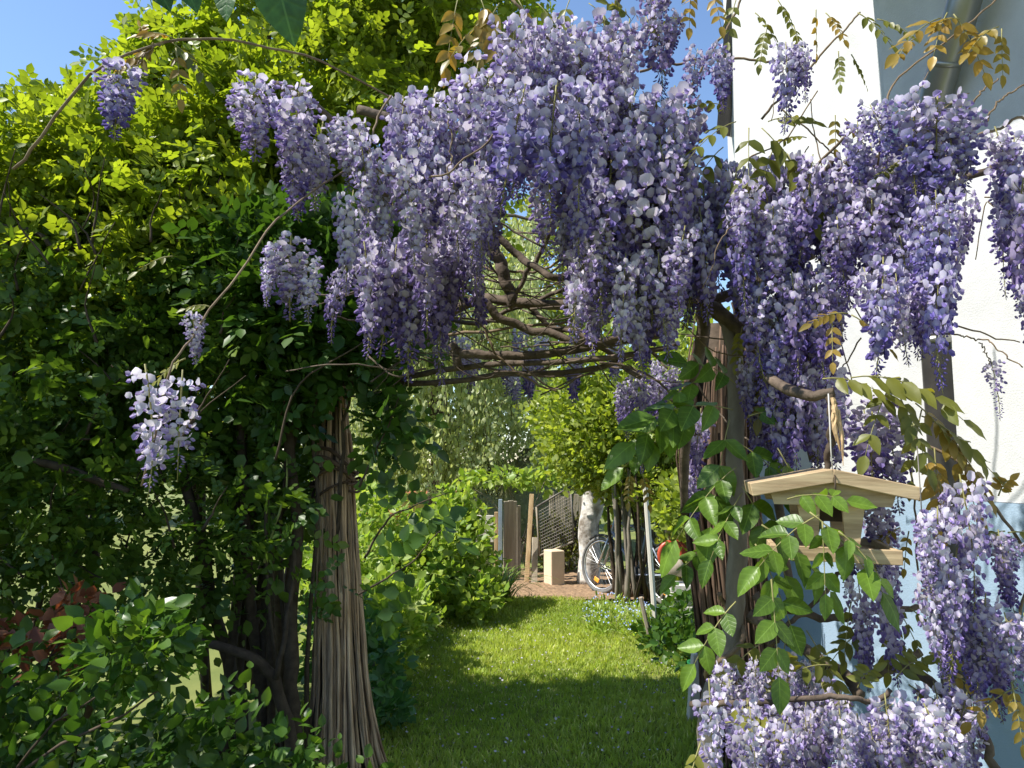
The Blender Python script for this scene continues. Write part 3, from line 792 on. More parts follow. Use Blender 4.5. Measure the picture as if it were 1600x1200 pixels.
# clusters that hang free and can be told apart: x, top, bottom, depth, tone, width factor
SINGLE = [
    (188, 100, 222, 1.75, 'blue', 1.5, ), (400, 118, 248, 2.0, 'lilac', 1.35), (372, 150, 235, 2.05, 'lilac', 1.2), (470, 130, 285, 2.1, 'lilac', 1.2),
    (440, 150, 250, 2.2, 'blue', 1.2), (505, 190, 330, 2.25, 'pale', 1.15), (470, 225, 345, 2.15, 'violet', 1.1), (455, 368, 495, 1.9, 'lilac', 1.5), (480, 400, 505, 1.95, 'pale', 1.2),
    (430, 380, 480, 1.92, 'pale', 1.0), (300, 488, 570, 1.6, 'pale', 1.2), 
    (545, 180, 300, 2.15, 'pale', 1.25), (562, 210, 340, 2.1, 'pale', 1.0), (552, 300, 458, 2.1, 'pale', .9), (590, 250, 400, 2.15, 'pale', .9), (628, 245, 410, 2.05, 'pale', .95), (640, 145, 330, 2.3, 'lilac', 1.0),
    (680, 140, 300, 2.4, 'pale', 1.1), (660, 200, 330, 2.2, 'blue', 1.0), (705, 250, 400, 2.15, 'pale', 1.0), (742, 255, 410, 2.1, 'pale', 1.0), (765, 280, 420, 2.1, 'lilac', .9),
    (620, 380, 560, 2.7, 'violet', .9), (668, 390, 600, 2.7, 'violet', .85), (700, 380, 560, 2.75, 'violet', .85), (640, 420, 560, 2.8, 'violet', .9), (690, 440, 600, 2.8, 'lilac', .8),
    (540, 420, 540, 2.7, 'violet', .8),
    (820, 135, 330, 1.95, 'blue', 1.15), (870, 130, 340, 1.92, 'blue', 1.1), (905, 130, 330, 1.95, 'blue', 1.0), (790, 150, 300, 2.05, 'blue', 1.1), (850, 250, 400, 2.1, 'lilac', 1.0), (910, 250, 410, 2.1, 'blue', 1.0),
    (800, 585, 640, 4.0, 'blue', 1.1), (830, 590, 630, 4.2, 'blue', 1.1), (790, 560, 620, 4.1, 'violet', 1.1), (1000, 690, 740, 3.2, 'lilac', 1.0), (1095, 640, 760, 3.6, 'violet', .9), (1080, 720, 830, 3.7, 'violet', .8), 
    (1015, -40, 90, 2.5, 'lilac', 1.0), (1055, 20, 100, 2.5, 'violet', 1.1), (1040, -60, 20, 2.5, 'lilac', 1.0), (1090, 78, 165, 2.4, 'blue', 1.1), (1115, 72, 175, 2.35, 'blue', 1.1), (1135, 90, 178, 2.4, 'violet', .8),
    (1228, 68, 200, 2.2, 'blue', .9), (1250, 75, 165, 2.2, 'violet', .9), (1240, 70, 150, 2.25, 'violet', 1.0),
    (1360, 165, 270, 2.1, 'blue', 1.0), (1340, 190, 300, 2.15, 'blue', 1.1), (1430, 140, 320, 2.05, 'blue', 1.1), (1465, 150, 320, 2.0, 'blue', 1.15), (1500, 165, 300, 2.0, 'blue', 1.2), (1450, 200, 330, 2.1, 'pale', 1.1), (1485, 215, 340, 2.0, 'lilac', 1.1),
    (1380, 405, 590, 1.95, 'blue', 1.0), (1350, 420, 560, 2.0, 'lilac', 1.0), (1400, 430, 570, 2.05, 'pale', .9), (1462, 300, 450, 1.95, 'blue', .95), (1470, 400, 610, 1.95, 'blue', .72), (1440, 330, 470, 2.0, 'blue', .95), (1445, 420, 560, 2.0, 'violet', .9), (1485, 330, 540, 2.0, 'violet', .65),
    (1555, 200, 330, 2.05, 'lilac', 1.1), (1585, 210, 360, 2.05, 'blue', 1.0), (1600, 270, 480, 2.0, 'violet', .8), (1580, 290, 400, 2.2, 'blue', 1.0), (1608, 440, 600, 1.95, 'violet', .8), (1548, 562, 655, 2.15, 'bud', 1.1),
    (1510, 300, 420, 2.6, 'violet', .9), (1570, 340, 465, 2.5, 'bud', 1.0), (1560, 250, 380, 2.3, 'lilac', 1.0),
    (1365, 620, 790, 2.05, 'violet', 1.25), (1350, 640, 780, 2.1, 'violet', 1.1), (1390, 650, 800, 2.1, 'lilac', 1.1), (1365, 770, 900, 2.15, 'lilac', 1.1), (1360, 860, 1075, 2.1, 'lilac', .75), (1340, 900, 1060, 2.2, 'lilac', .8), (1375, 800, 960, 2.2, 'pale', .9),
    (1465, 795, 990, 1.8, 'pale', .9), (1448, 810, 930, 1.8, 'pale', .95), (1452, 900, 1060, 1.8, 'pale', .8), (1500, 745, 960, 1.85, 'lilac', .8), (1495, 860, 1080, 1.85, 'violet', .85), (1480, 880, 1050, 1.8, 'lilac', .85), (1510, 900, 1070, 1.9, 'blue', .9), (1540, 930, 1095, 1.85, 'lilac', 1.0), (1570, 960, 1110, 1.8, 'lilac', 1.0), (1600, 960, 1100, 1.8, 'pale', 1.0),
    (1560, 830, 970, 1.95, 'violet', .9), (1580, 840, 950, 1.95, 'lilac', .9), (1480, 770, 850, 1.9, 'pale', .9), (1550, 980, 1130, 1.9, 'violet', .9), (1525, 960, 1110, 1.95, 'blue', .9),
]
SINGLE += [(715, 370, 500, 2.75, 'violet', .85), (735, 400, 530, 2.8, 'violet', .8), (748, 330, 450, 2.6, 'lilac', .85), (775, 300, 420, 2.5, 'violet', .85), (880, 330, 450, 2.4, 'lilac', .8), (905, 380, 530, 2.4, 'pale', .75), (925, 420, 560, 2.4, 'lilac', .75),
           (1210, 580, 740, 2.3, 'lilac', .8), (1250, 590, 750, 2.25, 'violet', .8), (1230, 640, 780, 2.35, 'lilac', .8), (1170, 560, 680, 2.5, 'violet', .8), (1345, 960, 1080, 2.2, 'violet', .8), (1390, 880, 1010, 2.25, 'violet', .8), (1330, 800, 930, 2.3, 'violet', .8)]
for r in SINGLE: raceme(r[0], r[1], r[2], r[3], r[4], r[5] * .9)
# dense masses: x range, range of tops, length range (px), depth range, count, tones
MASS = [
    (800, 1010, 25, 110, 120, 180, 2.3, 2.6, 22, ('pale', 'lilac', 'violet')),
    (740, 860, 90, 190, 110, 180, 2.2, 2.5, 12, ('pale', 'lilac')),
    (900, 1070, 130, 320, 120, 200, 2.25, 2.6, 32, ('lilac', 'pale', 'violet', 'blue')),
    (920, 1070, 330, 430, 120, 150, 2.2, 2.6, 16, ('pale', 'lilac', 'violet')),
    (1070, 1250, 240, 330, 120, 170, 2.2, 2.6, 25, ('lilac', 'violet', 'pale', 'blue')),
    (1185, 1300, 390, 470, 120, 170, 2.2, 2.5, 12, ('violet', 'blue', 'lilac')),
    (1175, 1290, 490, 620, 110, 150, 2.25, 2.6, 22, ('violet', 'lilac', 'pale')),
    (1270, 1440, 220, 320, 120, 170, 2.15, 2.5, 22, ('violet', 'blue', 'lilac')),
    (1290, 1440, 330, 400, 100, 150, 2.1, 2.4, 9, ('violet', 'lilac', 'blue')),
    (1120, 1290, 1025, 1070, 80, 120, 2.0, 2.4, 13, ('pale', 'pale', 'lilac')),
    (1160, 1470, 1080, 1140, 110, 170, 1.7, 2.1, 32, ('pale', 'lilac', 'lilac', 'violet', 'blue')),
    (1430, 1520, 1060, 1160, 100, 140, 1.8, 2.0, 7, ('lilac', 'pale')),
    (630, 760, 150, 240, 110, 160, 2.3, 2.6, 8, ('pale', 'lilac')),
    (560, 715, 300, 390, 110, 170, 2.6, 3.0, 12, ('violet', 'violet', 'lilac')),
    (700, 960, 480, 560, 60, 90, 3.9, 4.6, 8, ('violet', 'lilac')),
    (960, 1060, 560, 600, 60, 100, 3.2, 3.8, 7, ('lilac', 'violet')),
]
for x0, x1, y0, y1, l0, l1, Y0, Y1, cnt, tones in MASS:
    for i in range(cnt):
        px = x0 + (x1 - x0) * ((i + rng.random()) / cnt + rng.normal(0, .12)) ; px = min(max(px, x0), x1)
        y = rng.uniform(y0, y1)
        raceme(px, y, y + 1.12 * rng.uniform(l0, l1), rng.uniform(Y0, Y1), tones[int(rng.integers(len(tones)))], rng.uniform(.68, .98))
# the ones that show largest are parts of their own, the rest behind them are one mass
ALL_RACEMES.sort(key=lambda r: -r[0])
for _, me, Mx in ALL_RACEMES[:290]: inst('raceme', me, wist, Mx)
bV, bL, bN, bC, bM, off = [], [], [], [], [], 0
for _, me, Mx in ALL_RACEMES[290:]:
    nv, nl, npoly = len(me.vertices), len(me.loops), len(me.polygons)
    v = np.empty(nv * 3, np.float32); me.vertices.foreach_get('co', v); v = v.reshape(-1, 3)
    A_ = np.array(Mx); bV.append(v @ A_[:3, :3].T + A_[:3, 3])
    l = np.empty(nl, np.int32); me.loops.foreach_get('vertex_index', l); bL.append(l + off); off += nv
    c = np.empty(npoly, np.int32); me.polygons.foreach_get('loop_total', c); bN.append(c)
    c = np.empty(npoly, np.int32); me.polygons.foreach_get('material_index', c); bM.append(c)
    c = np.empty(nv * 4, np.float32); me.attributes['pc'].data.foreach_get('color', c); bC.append(c.reshape(-1, 4))
if bV:
    o = build('blossom', np.concatenate(bV), F=(np.concatenate(bL), np.concatenate(bN)), mats=[M['petal'], M['rachis']], parent=wist, attrs={'pc': np.concatenate(bC)}, midx=np.concatenate(bM))
    o['kind'] = 'stuff'
print('racemes', len(ALL_RACEMES))
# four clusters whose blossoms show largest: every blossom its own piece
def open_raceme(px, y0, y1, Y, tone, seed, n, wide=1.0, R=.06):
    items, axis = raceme_geo(seed, tone, R=R, n=n, separate=True, budfrac=.24)
    V, f = tube_geo([axis(t) for t in np.linspace(-.05, 1.12, 9)], [.0026, .002, .001], 5)
    o = build('raceme', V, f, mats=[M['rachis']], parent=wist)
    o.matrix_basis = raceme_matrix(px, y0, y1, Y, wide, (0, 0))
    for Vv, tf, c, p0, p in items:
        b = build('flower' if len(Vv) > 12 else 'flower_bud', Vv, tf, mats=[M['petal']], parent=o, attrs={'pc': c})
open_raceme(228, 578, 765, 1.52, 'pale', 901, 66, 1.05)
open_raceme(285, 585, 735, 1.55, 'pale', 902, 58, 1.15)
open_raceme(1108, 1068, 1230, 1.55, 'pale', 903, 70, .95)
open_raceme(1172, 1110, 1240, 1.6, 'pale', 904, 60, 1.0)

# ---- leaves of the wisteria
LEAFLETS = [build('leaflet', *fine_leaf(w=w_, fold=f_, droop=d_), mats=[M['wist_leaf']], link=False) for w_, f_, d_ in ((.335, .10, .10), (.29, .28, .22), (.36, .02, .02), (.31, .20, -.08), (.33, -.12, .30))]
def compound(px, py, Y, ang, lpx, pairs=4, leaf=.42, mat=None, droop=.35, toward=.2, name='leaf', face=None):
    """a pinnate leaf; big green ones get every leaflet as a piece of its own"""
    p = np.array(at(px, py, Y)); a = math.radians(ang)
    L = lpx * Y / FPX
    d = norm(np.array([math.cos(a), -toward + rng.normal(0, .12), math.sin(a)]))
    nn = np.array([rng.normal(0, .25), -.62, .75]) if face is None else np.array(face)
    nn = norm(nn - d * np.dot(nn, d))
    x = np.cross(d, nn)
    ts = np.linspace(0, 1, 8)
    ax = lambda t: p + d * L * t + np.array([0, 0, -1.0]) * L * droop * t * t
    V, F = tube_geo([ax(t) for t in ts], [.0022, .0014, .001], 5)
    specs = []
    for j in range(pairs):
        t = .25 + .70 * j / max(1, pairs - .3)
        for sg in (-1, 1):
            dd = norm(d * .45 + x * sg * .85 + np.array([0, 0, -1.0]) * (.28 + droop * .5) + rng.normal(0, .12, 3))
            specs.append((ax(t), dd, norm(nn + rng.normal(0, .25, 3) + x * sg * .2), L * leaf * rng.uniform(.8, 1.12)))
    specs.append((ax(1.0), norm(d + np.array([0, 0, -1.0]) * (droop + .25)), nn, L * leaf * 1.12))
    if mat is None:
        o = build(name, V, F, mats=[M['rachis']], parent=wist)
        for q, dd, n_, s in specs:
            n_ = norm(n_ - dd * np.dot(n_, dd)); xx = np.cross(dd, n_)
            Mx = Matrix(((xx[0] * s, dd[0] * s, n_[0] * s, q[0]), (xx[1] * s, dd[1] * s, n_[1] * s, q[1]), (xx[2] * s, dd[2] * s, n_[2] * s, q[2]), (0, 0, 0, 1)))
            inst('leaflet', LEAFLETS[int(rng.integers(5))], o, Mx)
        return o
    P, D, N, S = [np.array([s[i] for s in specs]) for i in range(4)]
    LV, loops, counts = scatter_geo(FINE, P, D, N, S, np.full(len(P), .78))
    k = len(V)
    allF = (np.concatenate([np.array([i for f in F for i in f], np.int32), loops + k]), np.concatenate([np.array([len(f) for f in F], np.int32), counts]))
    rn = np.concatenate([np.zeros(k), np.repeat(np.clip(rng.random() * .6 + rng.random(len(P)) * .4, 0, 1), len(FINE[0]))])
    return build(name, np.concatenate([V, LV]), F=allF, mats=[M[mat], M['rachis']], parent=wist, attrs={'rnd': rn}, midx=np.concatenate([np.ones(len(F)), np.zeros(len(counts))]))
GREEN = [(1145, 640, 2.3, 165, 130, 3), (1140, 655, 2.25, 250, 130, 3), (1150, 600, 2.4, 140, 110, 3), (1100, 650, 2.4, 180, 120, 4), (1070, 670, 2.4, 195, 100, 3),
         (1150, 730, 2.2, 215, 120, 3), (1160, 770, 2.1, 230, 90, 3), (1160, 760, 2.1, 300, 110, 3), (1150, 690, 2.3, 330, 110, 3), (1125, 850, 2.3, 195, 75, 3),
         (1190, 820, 1.85, 330, 120, 3), (1180, 850, 1.85, 300, 100, 3), (1205, 905, 1.72, 265, 105, 3),
         (1265, 800, 1.78, 320, 120, 3), (1285, 815, 1.76, 265, 80, 3), (1310, 830, 1.74, 320, 70, 2),
         (1230, 780, 1.85, 20, 90, 3), (1280, 805, 1.78, 200, 110, 3), (1215, 700, 2.2, 300, 110, 3), (1170, 650, 2.3, 20, 80, 3), (1100, 590, 2.4, 200, 90, 3), (1150, 940, 1.95, 220, 90, 3)]
for g in GREEN:
    compound(*g[:5], pairs=g[5], leaf=.44)
BRONZE = [  # x, y, depth, angle, length, kind
    (255, 68, 1.8, 200, 75, 'bronze_leaf'), (270, 60, 1.8, 150, 60, 'bronze_leaf'), (240, 66, 1.8, 240, 70, 'bronze_leaf'), (265, 64, 1.82, 330, 70, 'olive_leaf'), (275, 75, 1.8, 280, 60, 'bronze_leaf'), (225, 60, 1.8, 100, 40, 'bronze_leaf'),
    (715, 0, 2.5, 260, 90, 'bronze_leaf'), (750, -5, 2.5, 290, 90, 'bronze_leaf'), (780, 5, 2.5, 240, 90, 'bronze_leaf'), (810, 0, 2.5, 300, 90, 'bronze_leaf'), (790, 40, 2.5, 260, 80, 'olive_leaf'), (760, 30, 2.5, 220, 80, 'bronze_leaf'), (840, 5, 2.6, 310, 80, 'olive_leaf'), (890, 0, 2.6, 250, 70, 'olive_leaf'), (920, 5, 2.6, 320, 70, 'olive_leaf'),
    (1080, -20, 2.5, 260, 60, 'bronze_leaf'), (1110, -22, 2.5, 280, 60, 'bronze_leaf'), (1150, 0, 2.5, 250, 60, 'olive_leaf'), (1180, 20, 2.5, 300, 55, 'olive_leaf'), (1200, 40, 2.5, 250, 50, 'olive_leaf'), (1215, 0, 2.5, 300, 50, 'olive_leaf'), (1275, 15, 2.45, 270, 50, 'bronze_leaf'), (1290, 20, 2.45, 300, 45, 'bronze_leaf'), (1240, 40, 2.45, 280, 40, 'olive_leaf'), (1310, 80, 2.45, 270, 40, 'olive_leaf'), (1330, 85, 2.45, 300, 40, 'olive_leaf'), (1340, 20, 2.4, 320, 60, 'olive_leaf'), (1370, 30, 2.4, 340, 50, 'olive_leaf'),
    (1470, 28, 2.1, 200, 90, 'bronze_leaf'), (1480, 20, 2.1, 235, 70, 'bronze_leaf'), (1490, 22, 2.1, 300, 80, 'bronze_leaf'), (1430, 60, 2.15, 210, 50, 'bronze_leaf'), (1565, 45, 2.1, 260, 60, 'bronze_leaf'), (1560, 42, 2.1, 200, 70, 'bronze_leaf'), (1500, 30, 2.1, 180, 60, 'bronze_leaf'),
    (1150, 190, 2.3, 200, 90, 'olive_leaf'), (1170, 200, 2.3, 260, 100, 'olive_leaf'), (1190, 200, 2.3, 310, 110, 'olive_leaf'), (1210, 230, 2.3, 240, 100, 'olive_leaf'), (1230, 240, 2.3, 290, 90, 'olive_leaf'), (1130, 230, 2.4, 220, 90, 'olive_leaf'), (1165, 260, 2.35, 250, 90, 'olive_leaf'), (1200, 190, 2.3, 20, 70, 'olive_leaf'), (1140, 170, 2.4, 150, 60, 'olive_leaf'),
    (1305, 180, 2.4, 260, 45, 'bronze_leaf'), (1320, 185, 2.4, 300, 45, 'bronze_leaf'), (1260, 215, 2.5, 170, 50, 'olive_leaf'), (1410, 250, 2.2, 200, 50, 'olive_leaf'), 
    (1325, 490, 2.0, 170, 60, 'bronze_leaf'), (1330, 492, 2.0, 330, 60, 'bronze_leaf'), (1300, 500, 2.0, 260, 50, 'bronze_leaf'), (1215, 460, 2.4, 200, 50, 'olive_leaf'), (1230, 465, 2.4, 330, 40, 'olive_leaf'), (1160, 510, 2.6, 250, 45, 'olive_leaf'), (1200, 560, 2.5, 250, 70, 'bronze_leaf'), (1215, 600, 2.5, 270, 70, 'bronze_leaf'),
    (1285, 592, 1.95, 8, 90, 'olive_leaf'), (1330, 590, 1.95, 10, 120, 'olive_leaf'), (1380, 590, 1.95, 350, 110, 'olive_leaf'), (1400, 610, 1.95, 290, 90, 'olive_leaf'), (1390, 605, 1.95, 230, 90, 'olive_leaf'), (1430, 630, 2.0, 320, 90, 'bronze_leaf'), (1440, 650, 2.0, 340, 110, 'olive_leaf'), (1470, 665, 2.05, 290, 100, 'bronze_leaf'), (1480, 680, 2.05, 310, 80, 'bronze_leaf'), (1460, 700, 2.05, 260, 90, 'bronze_leaf'), (1440, 640, 2.0, 250, 80, 'olive_leaf'),
    (1540, 770, 2.0, 120, 50, 'bronze_leaf'), (1560, 775, 2.0, 70, 50, 'bronze_leaf'), (1570, 830, 2.0, 180, 60, 'olive_leaf'), (1575, 832, 2.0, 10, 70, 'olive_leaf'), (1590, 1075, 1.8, 200, 70, 'bronze_leaf'), (1580, 1065, 1.8, 270, 60, 'bronze_leaf'), (1600, 1070, 1.8, 300, 60, 'bronze_leaf'),
    (1420, 830, 2.1, 250, 40, 'bronze_leaf'), (1405, 825, 2.1, 200, 50, 'bronze_leaf'), (1395, 940, 2.2, 300, 60, 'olive_leaf'), (1400, 960, 2.2, 250, 60, 'olive_leaf'), (1420, 950, 2.2, 330, 50, 'olive_leaf'), (1350, 985, 2.2, 200, 70, 'olive_leaf'), (1380, 990, 2.2, 340, 50, 'olive_leaf'), (1330, 940, 2.2, 250, 60, 'olive_leaf'),
    (1300, 1040, 2.1, 170, 80, 'olive_leaf'), (1340, 1075, 2.0, 70, 60, 'olive_leaf'), (1400, 1060, 2.0, 60, 70, 'olive_leaf'), (1420, 1070, 2.0, 330, 70, 'olive_leaf'), (1440, 1030, 2.1, 20, 70, 'olive_leaf'), (1480, 1050, 2.05, 340, 60, 'bronze_leaf'), (1230, 1060, 2.1, 100, 70, 'olive_leaf'), (1200, 1000, 2.3, 200, 90, 'olive_leaf'), (1230, 990, 2.3, 250, 90, 'olive_leaf'), (1260, 985, 2.3, 300, 90, 'olive_leaf'), (1170, 1020, 2.4, 300, 80, 'olive_leaf'),
    (1095, 1160, 1.6, 240, 70, 'olive_leaf'), (1130, 1130, 1.8, 20, 70, 'olive_leaf'), (1150, 1110, 1.9, 300, 80, 'bronze_leaf'), (985, 735, 2.6, 260, 35, 'bronze_leaf'), (1003, 738, 2.6, 285, 35, 'bronze_leaf'),
    (270, 400, 1.9, 190, 50, 'olive_leaf'), (290, 560, 1.65, 200, 45, 'olive_leaf'), (330, 480, 1.7, 160, 40, 'olive_leaf'), (1470, 770, 2.0, 100, 40, 'bronze_leaf'), (1010, 60, 2.6, 60, 60, 'olive_leaf'), (985, 30, 2.6, 130, 60, 'olive_leaf'),
]
for b in BRONZE:
    compound(*b[:5], pairs=int(rng.integers(3, 6)), leaf=.36, mat=b[5], droop=.45)

# ------------------------------------------------------------------ bird feeder
fo = at(1300, 775, 1.92)
feeder = thing('bird_feeder', 'wooden bird feeder with shallow gabled roof hanging on a string', 'bird feeder', fo)
LOCAL.add(feeder.name)
feeder.rotation_euler = (0, math.radians(1), math.radians(-14))
px = 1.92 / FPX
# local axes: x along the front, y away from the camera, z up; origin under the ridge
W2, rise, dep, th = 119 * px, 24 * px, .30, .034
sl = math.atan2(rise, W2)
for sg in (-1, 1):
    Ls = math.hypot(W2, rise) + .004
    Mx = Matrix.Translation((sg * W2 / 2, dep / 2 - .03, rise / 2 + .012)) @ Matrix.Rotation(sg * sl, 4, 'Y')
    o = MB().box((Ls, dep, th), Mx, c=.002).obj('roof_panel', M['pine'], feeder)
# triangular gable boards
for yy in (0.0, dep - .06):
    g = MB(); a = .012
    w = 92 * px; zt = rise - .006; 
    pts = [(-w, -.5 * rise), (-w, -.5 * rise + .004), (0, zt), (w, -.5 * rise + .004), (w, -.5 * rise - 0), (.6 * w, -.8 * rise), (-.6 * w, -.8 * rise)]
    pts = [(-w, rise * (1 - w / W2) + .004), (0, rise + .004), (w, rise * (1 - w / W2) + .004), (w * .92, -.62 * rise), (-w * .92, -.62 * rise)]
    V = [(x, yy, z) for x, z in pts] + [(x, yy + .014, z) for x, z in pts]
    m_ = len(pts)
    g.add(V, [tuple(range(m_)), tuple(range(2 * m_ - 1, m_ - 1, -1))] + [(i, i + m_, (i + 1) % m_ + m_, (i + 1) % m_) for i in range(m_)][::1])
    g.obj('gable_board', M['pine'], feeder)
zt0, zb0 = -.62 * rise, -88 * px
for yy in (.018, dep - .085):
    for sg in (-1, 1):
        x0, x1 = sg * 16 * px, sg * 50 * px
        g = MB()
        pts = [(x0, zt0 + .012), (x1, zt0 + .012), (sg * 38 * px, zb0), (sg * 20 * px, zb0)]
        V = [(x, yy, z) for x, z in pts] + [(x, yy + .016, z) for x, z in pts]
        F = [(0, 1, 2, 3), (7, 6, 5, 4), (0, 4, 5, 1), (1, 5, 6, 2), (2, 6, 7, 3), (3, 7, 4, 0)]
        g.add(V, F).obj('side_post', M['pine'], feeder)
tz = zb0 - .004
MB().box((184 * px, dep - .03, .010), Matrix.Translation((0, dep / 2 - .03, tz))).obj('tray_floor', M['pine'], feeder)
for yy in (-.018, dep - .045):
    MB().box((188 * px, .014, .036), Matrix.Translation((0, yy, tz + .004)), c=.0015).obj('tray_rail', M['pine'], feeder)
for xx in (-1, 1):
    MB().box((.014, dep - .045, .036), Matrix.Translation((xx * 87 * px, dep / 2 - .0315, tz + .004)), c=.0015).obj('tray_rail', M['pine'], feeder)
MB().box((.10, .012, .018), Matrix.Translation((0, .10, zt0 - .006))).obj('perch_bar', M['stem'], feeder)
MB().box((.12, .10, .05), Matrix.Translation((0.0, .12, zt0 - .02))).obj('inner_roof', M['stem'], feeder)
MB().tube([(-.004, -.008, .155 * 1.7), (-.001, -.007, .12), (.002, -.006, rise + .018)], .0018, 6).obj('string', M['string'], feeder, smooth=True)
MB().tube([(.002, -.006, rise + .020), (.0025, -.036, rise + .012), (.0025, -.037, .012), (.001, -.022, .006)], .0022, 6).obj('hook', M['stem'], feeder, smooth=True)
MB().tube([(.001, -.026, .008), (.001, -.004, .008)], .005, 8).obj('hook_screw', M['stem'], feeder, smooth=True)
MB().tube([(W2 - .004, -.034, .13), (W2, -.034, -.0), (W2 + .002, -.034, -.11)], .0016, 5).obj('string', M['wire'], feeder, smooth=True)

# ------------------------------------------------------------------ shrubs and trees
def ellipsoid_points(ells, n, shell=.45, noise=.18):
    w = np.array([e[2] if len(e) > 2 else 1.0 for e in ells]); w = w / w.sum()
    idx = rng.choice(len(ells), n, p=w)
    C = np.array([tuple(e[0]) for e in ells])[idx]; R = np.array([e[1] for e in ells])[idx]
    d = rand_dirs(n)
    k = 1 + noise * (np.sin(d[:, 0] * 7 + idx * 2.1) * np.cos(d[:, 2] * 6 + idx) + .7 * np.sin(d[:, 1] * 11 + d[:, 2] * 9 + idx * 1.3))
    r = (shell + (1 - shell) * rng.random(n) ** .6) * k
    P = C + d * R * r[:, None]
    return P, d, idx
def foliage(name, ells, n, L, tmpl, mat, parent, pairs=0, leaf=.42, shell=.45, out=.6, up=.25, noise=.18, zmin=.03, ymin=None, keep=None, sz=(.5, 1.35), nrm_up=.6, W=None):
    P, d, idx = ellipsoid_points(ells, n, shell, noise)
    k = P[:, 2] > zmin
    if keep is not None: k &= keep(P)
    P, d = P[k], d[k]; n = len(P)
    D = norm(d * out + rng.normal(size=(n, 3)) * .6 + np.array([0, 0, up]))
    N = norm(rng.normal(size=(n, 3)) * .55 + np.array([0, 0, nrm_up]) + d * .35)
    S = L * rng.uniform(sz[0], sz[1], n)
    if pairs:
        P, D, N, S, ix = pinnate(P, D, N, S, pairs, leaf)
        rn = np.clip(rng.random(n)[ix] * .7 + rng.random(len(P)) * .3, 0, 1)
    else:
        rn = rng.random(n)
    return scatter(name, tmpl, P, D, N, S, mat, parent, rnd=rn, W=None if W is None else np.full(len(P), W))
def stems(parent, base, tips, r, mat, name='stem', spread=.12, n=12, wob=.02, sides=6):
    for tip in tips:
        b = Vector(base) + Vector((rng.normal(0, spread), rng.normal(0, spread), 0)); b.z = 0
        t = Vector(tip)
        mid = b.lerp(t, .5) + Vector((rng.normal(0, .06), rng.normal(0, .06), .15 * (t - b).length))
        k = rng.uniform(.65, 1.3)
        MB().tube(smooth_path([b, mid, t], n, wob), [r * k, r * k * .75, r * k * .35], sides, rough=.06).obj(name, mat, parent, smooth=True)
def V3(*a): return np.array(a, float)
def clumps(f, thr, ph=0.0):
    def k(P):
        q = (np.sin(P[:, 0] * f + ph) * np.cos(P[:, 2] * f * 1.1 + 1.3 * ph) + np.sin(P[:, 1] * f * .9 + P[:, 2] * f * .7 + ph * 2) * .8 + np.cos(P[:, 0] * f * .6 - P[:, 2] * f * .5) * .6)
        return q + rng.normal(0, .35, len(P)) > thr
    return k

# tall sunny shrub on the left, seen against the sky
sh1 = thing('tall_shrub', 'tall yellow-green shrub lit by the sun above the arbor post', 'shrub', (-1.9, 5.0, 0))
e1 = [(atA(480, 170, 4.3), V3(.95, .6, 1.1), 2.6), (atA(350, 310, 4.2), V3(.85, .7, .75), 2), (atA(660, 50, 4.5), V3(.85, .55, .78), 1.5), (atA(590, -60, 4.6), V3(1.0, .7, .7), 1.4),
      (atA(290, 130, 4.3), V3(.42, .4, .36), .6), (atA(560, 270, 4.3), V3(.75, .45, .75), 1.1)]
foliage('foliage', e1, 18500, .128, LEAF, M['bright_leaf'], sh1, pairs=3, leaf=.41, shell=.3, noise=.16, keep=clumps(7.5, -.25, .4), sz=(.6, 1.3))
stems(sh1, (-1.9, 5.0, 0), [atA(x, y, Y) for x, y, Y in ((450, 60, 4.6), (380, 120, 4.3), (550, 100, 4.8), (640, 80, 5), (300, 200, 4.2), (500, 220, 4.4), (230, 60, 4.2), (420, 30, 4.3))], .035, M['stem'], spread=.25)
sh2 = thing('leafy_shrub', 'broad leafy shrub left of the tall one, its top below the sky', 'shrub', (-2.7, 4.4, 0))
e2 = [(atA(60, 330, 4.3), V3(1.05, .8, .62), 2), (atA(190, 300, 4.0), V3(.6, .5, .45), 1), (atA(-60, 420, 4.0), V3(1.0, .8, .9), 1.4), (atA(220, 420, 3.9), V3(.7, .45, .35), 1.0), (atA(40, 210, 4.2), V3(.26, .3, .22), .3)]
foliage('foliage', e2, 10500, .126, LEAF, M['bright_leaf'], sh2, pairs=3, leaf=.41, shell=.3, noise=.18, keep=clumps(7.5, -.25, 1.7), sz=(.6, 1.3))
stems(sh2, (-2.7, 4.6, 0), [atA(x, y, 4.2) for x, y in ((30, 200), (100, 250), (160, 260), (60, 330), (-40, 300), (200, 330))], .03, M['stem'], spread=.3)
# hedge body under them, its shade painted by the darker leaf colour
sh3 = thing('dark_shrub', 'dark green shrub in shade filling the left behind the hanging flowers', 'shrub', (-2.0, 4.1, 0))
e3 = [(atA(230, 560, 4.0), V3(1.05, .55, .8), 2.4), (atA(60, 640, 3.7), V3(1.0, .6, .9), 2), (atA(380, 500, 3.9), V3(.65, .5, .6), 1.4), (atA(150, 850, 3.6), V3(1.2, .5, .75), 1.6), (atA(420, 720, 4.1), V3(.4, .4, .7), .6), (atA(-120, 800, 3.2), V3(.9, .6, 1.0), 1)]
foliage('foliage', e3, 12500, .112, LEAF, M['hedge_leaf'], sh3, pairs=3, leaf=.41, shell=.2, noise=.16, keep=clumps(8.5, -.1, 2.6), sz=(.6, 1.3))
foliage('broad_leaves', e3, 2200, .062, ROUND, M['hedge_leaf'], sh3, shell=.6, noise=.14, out=1.0)
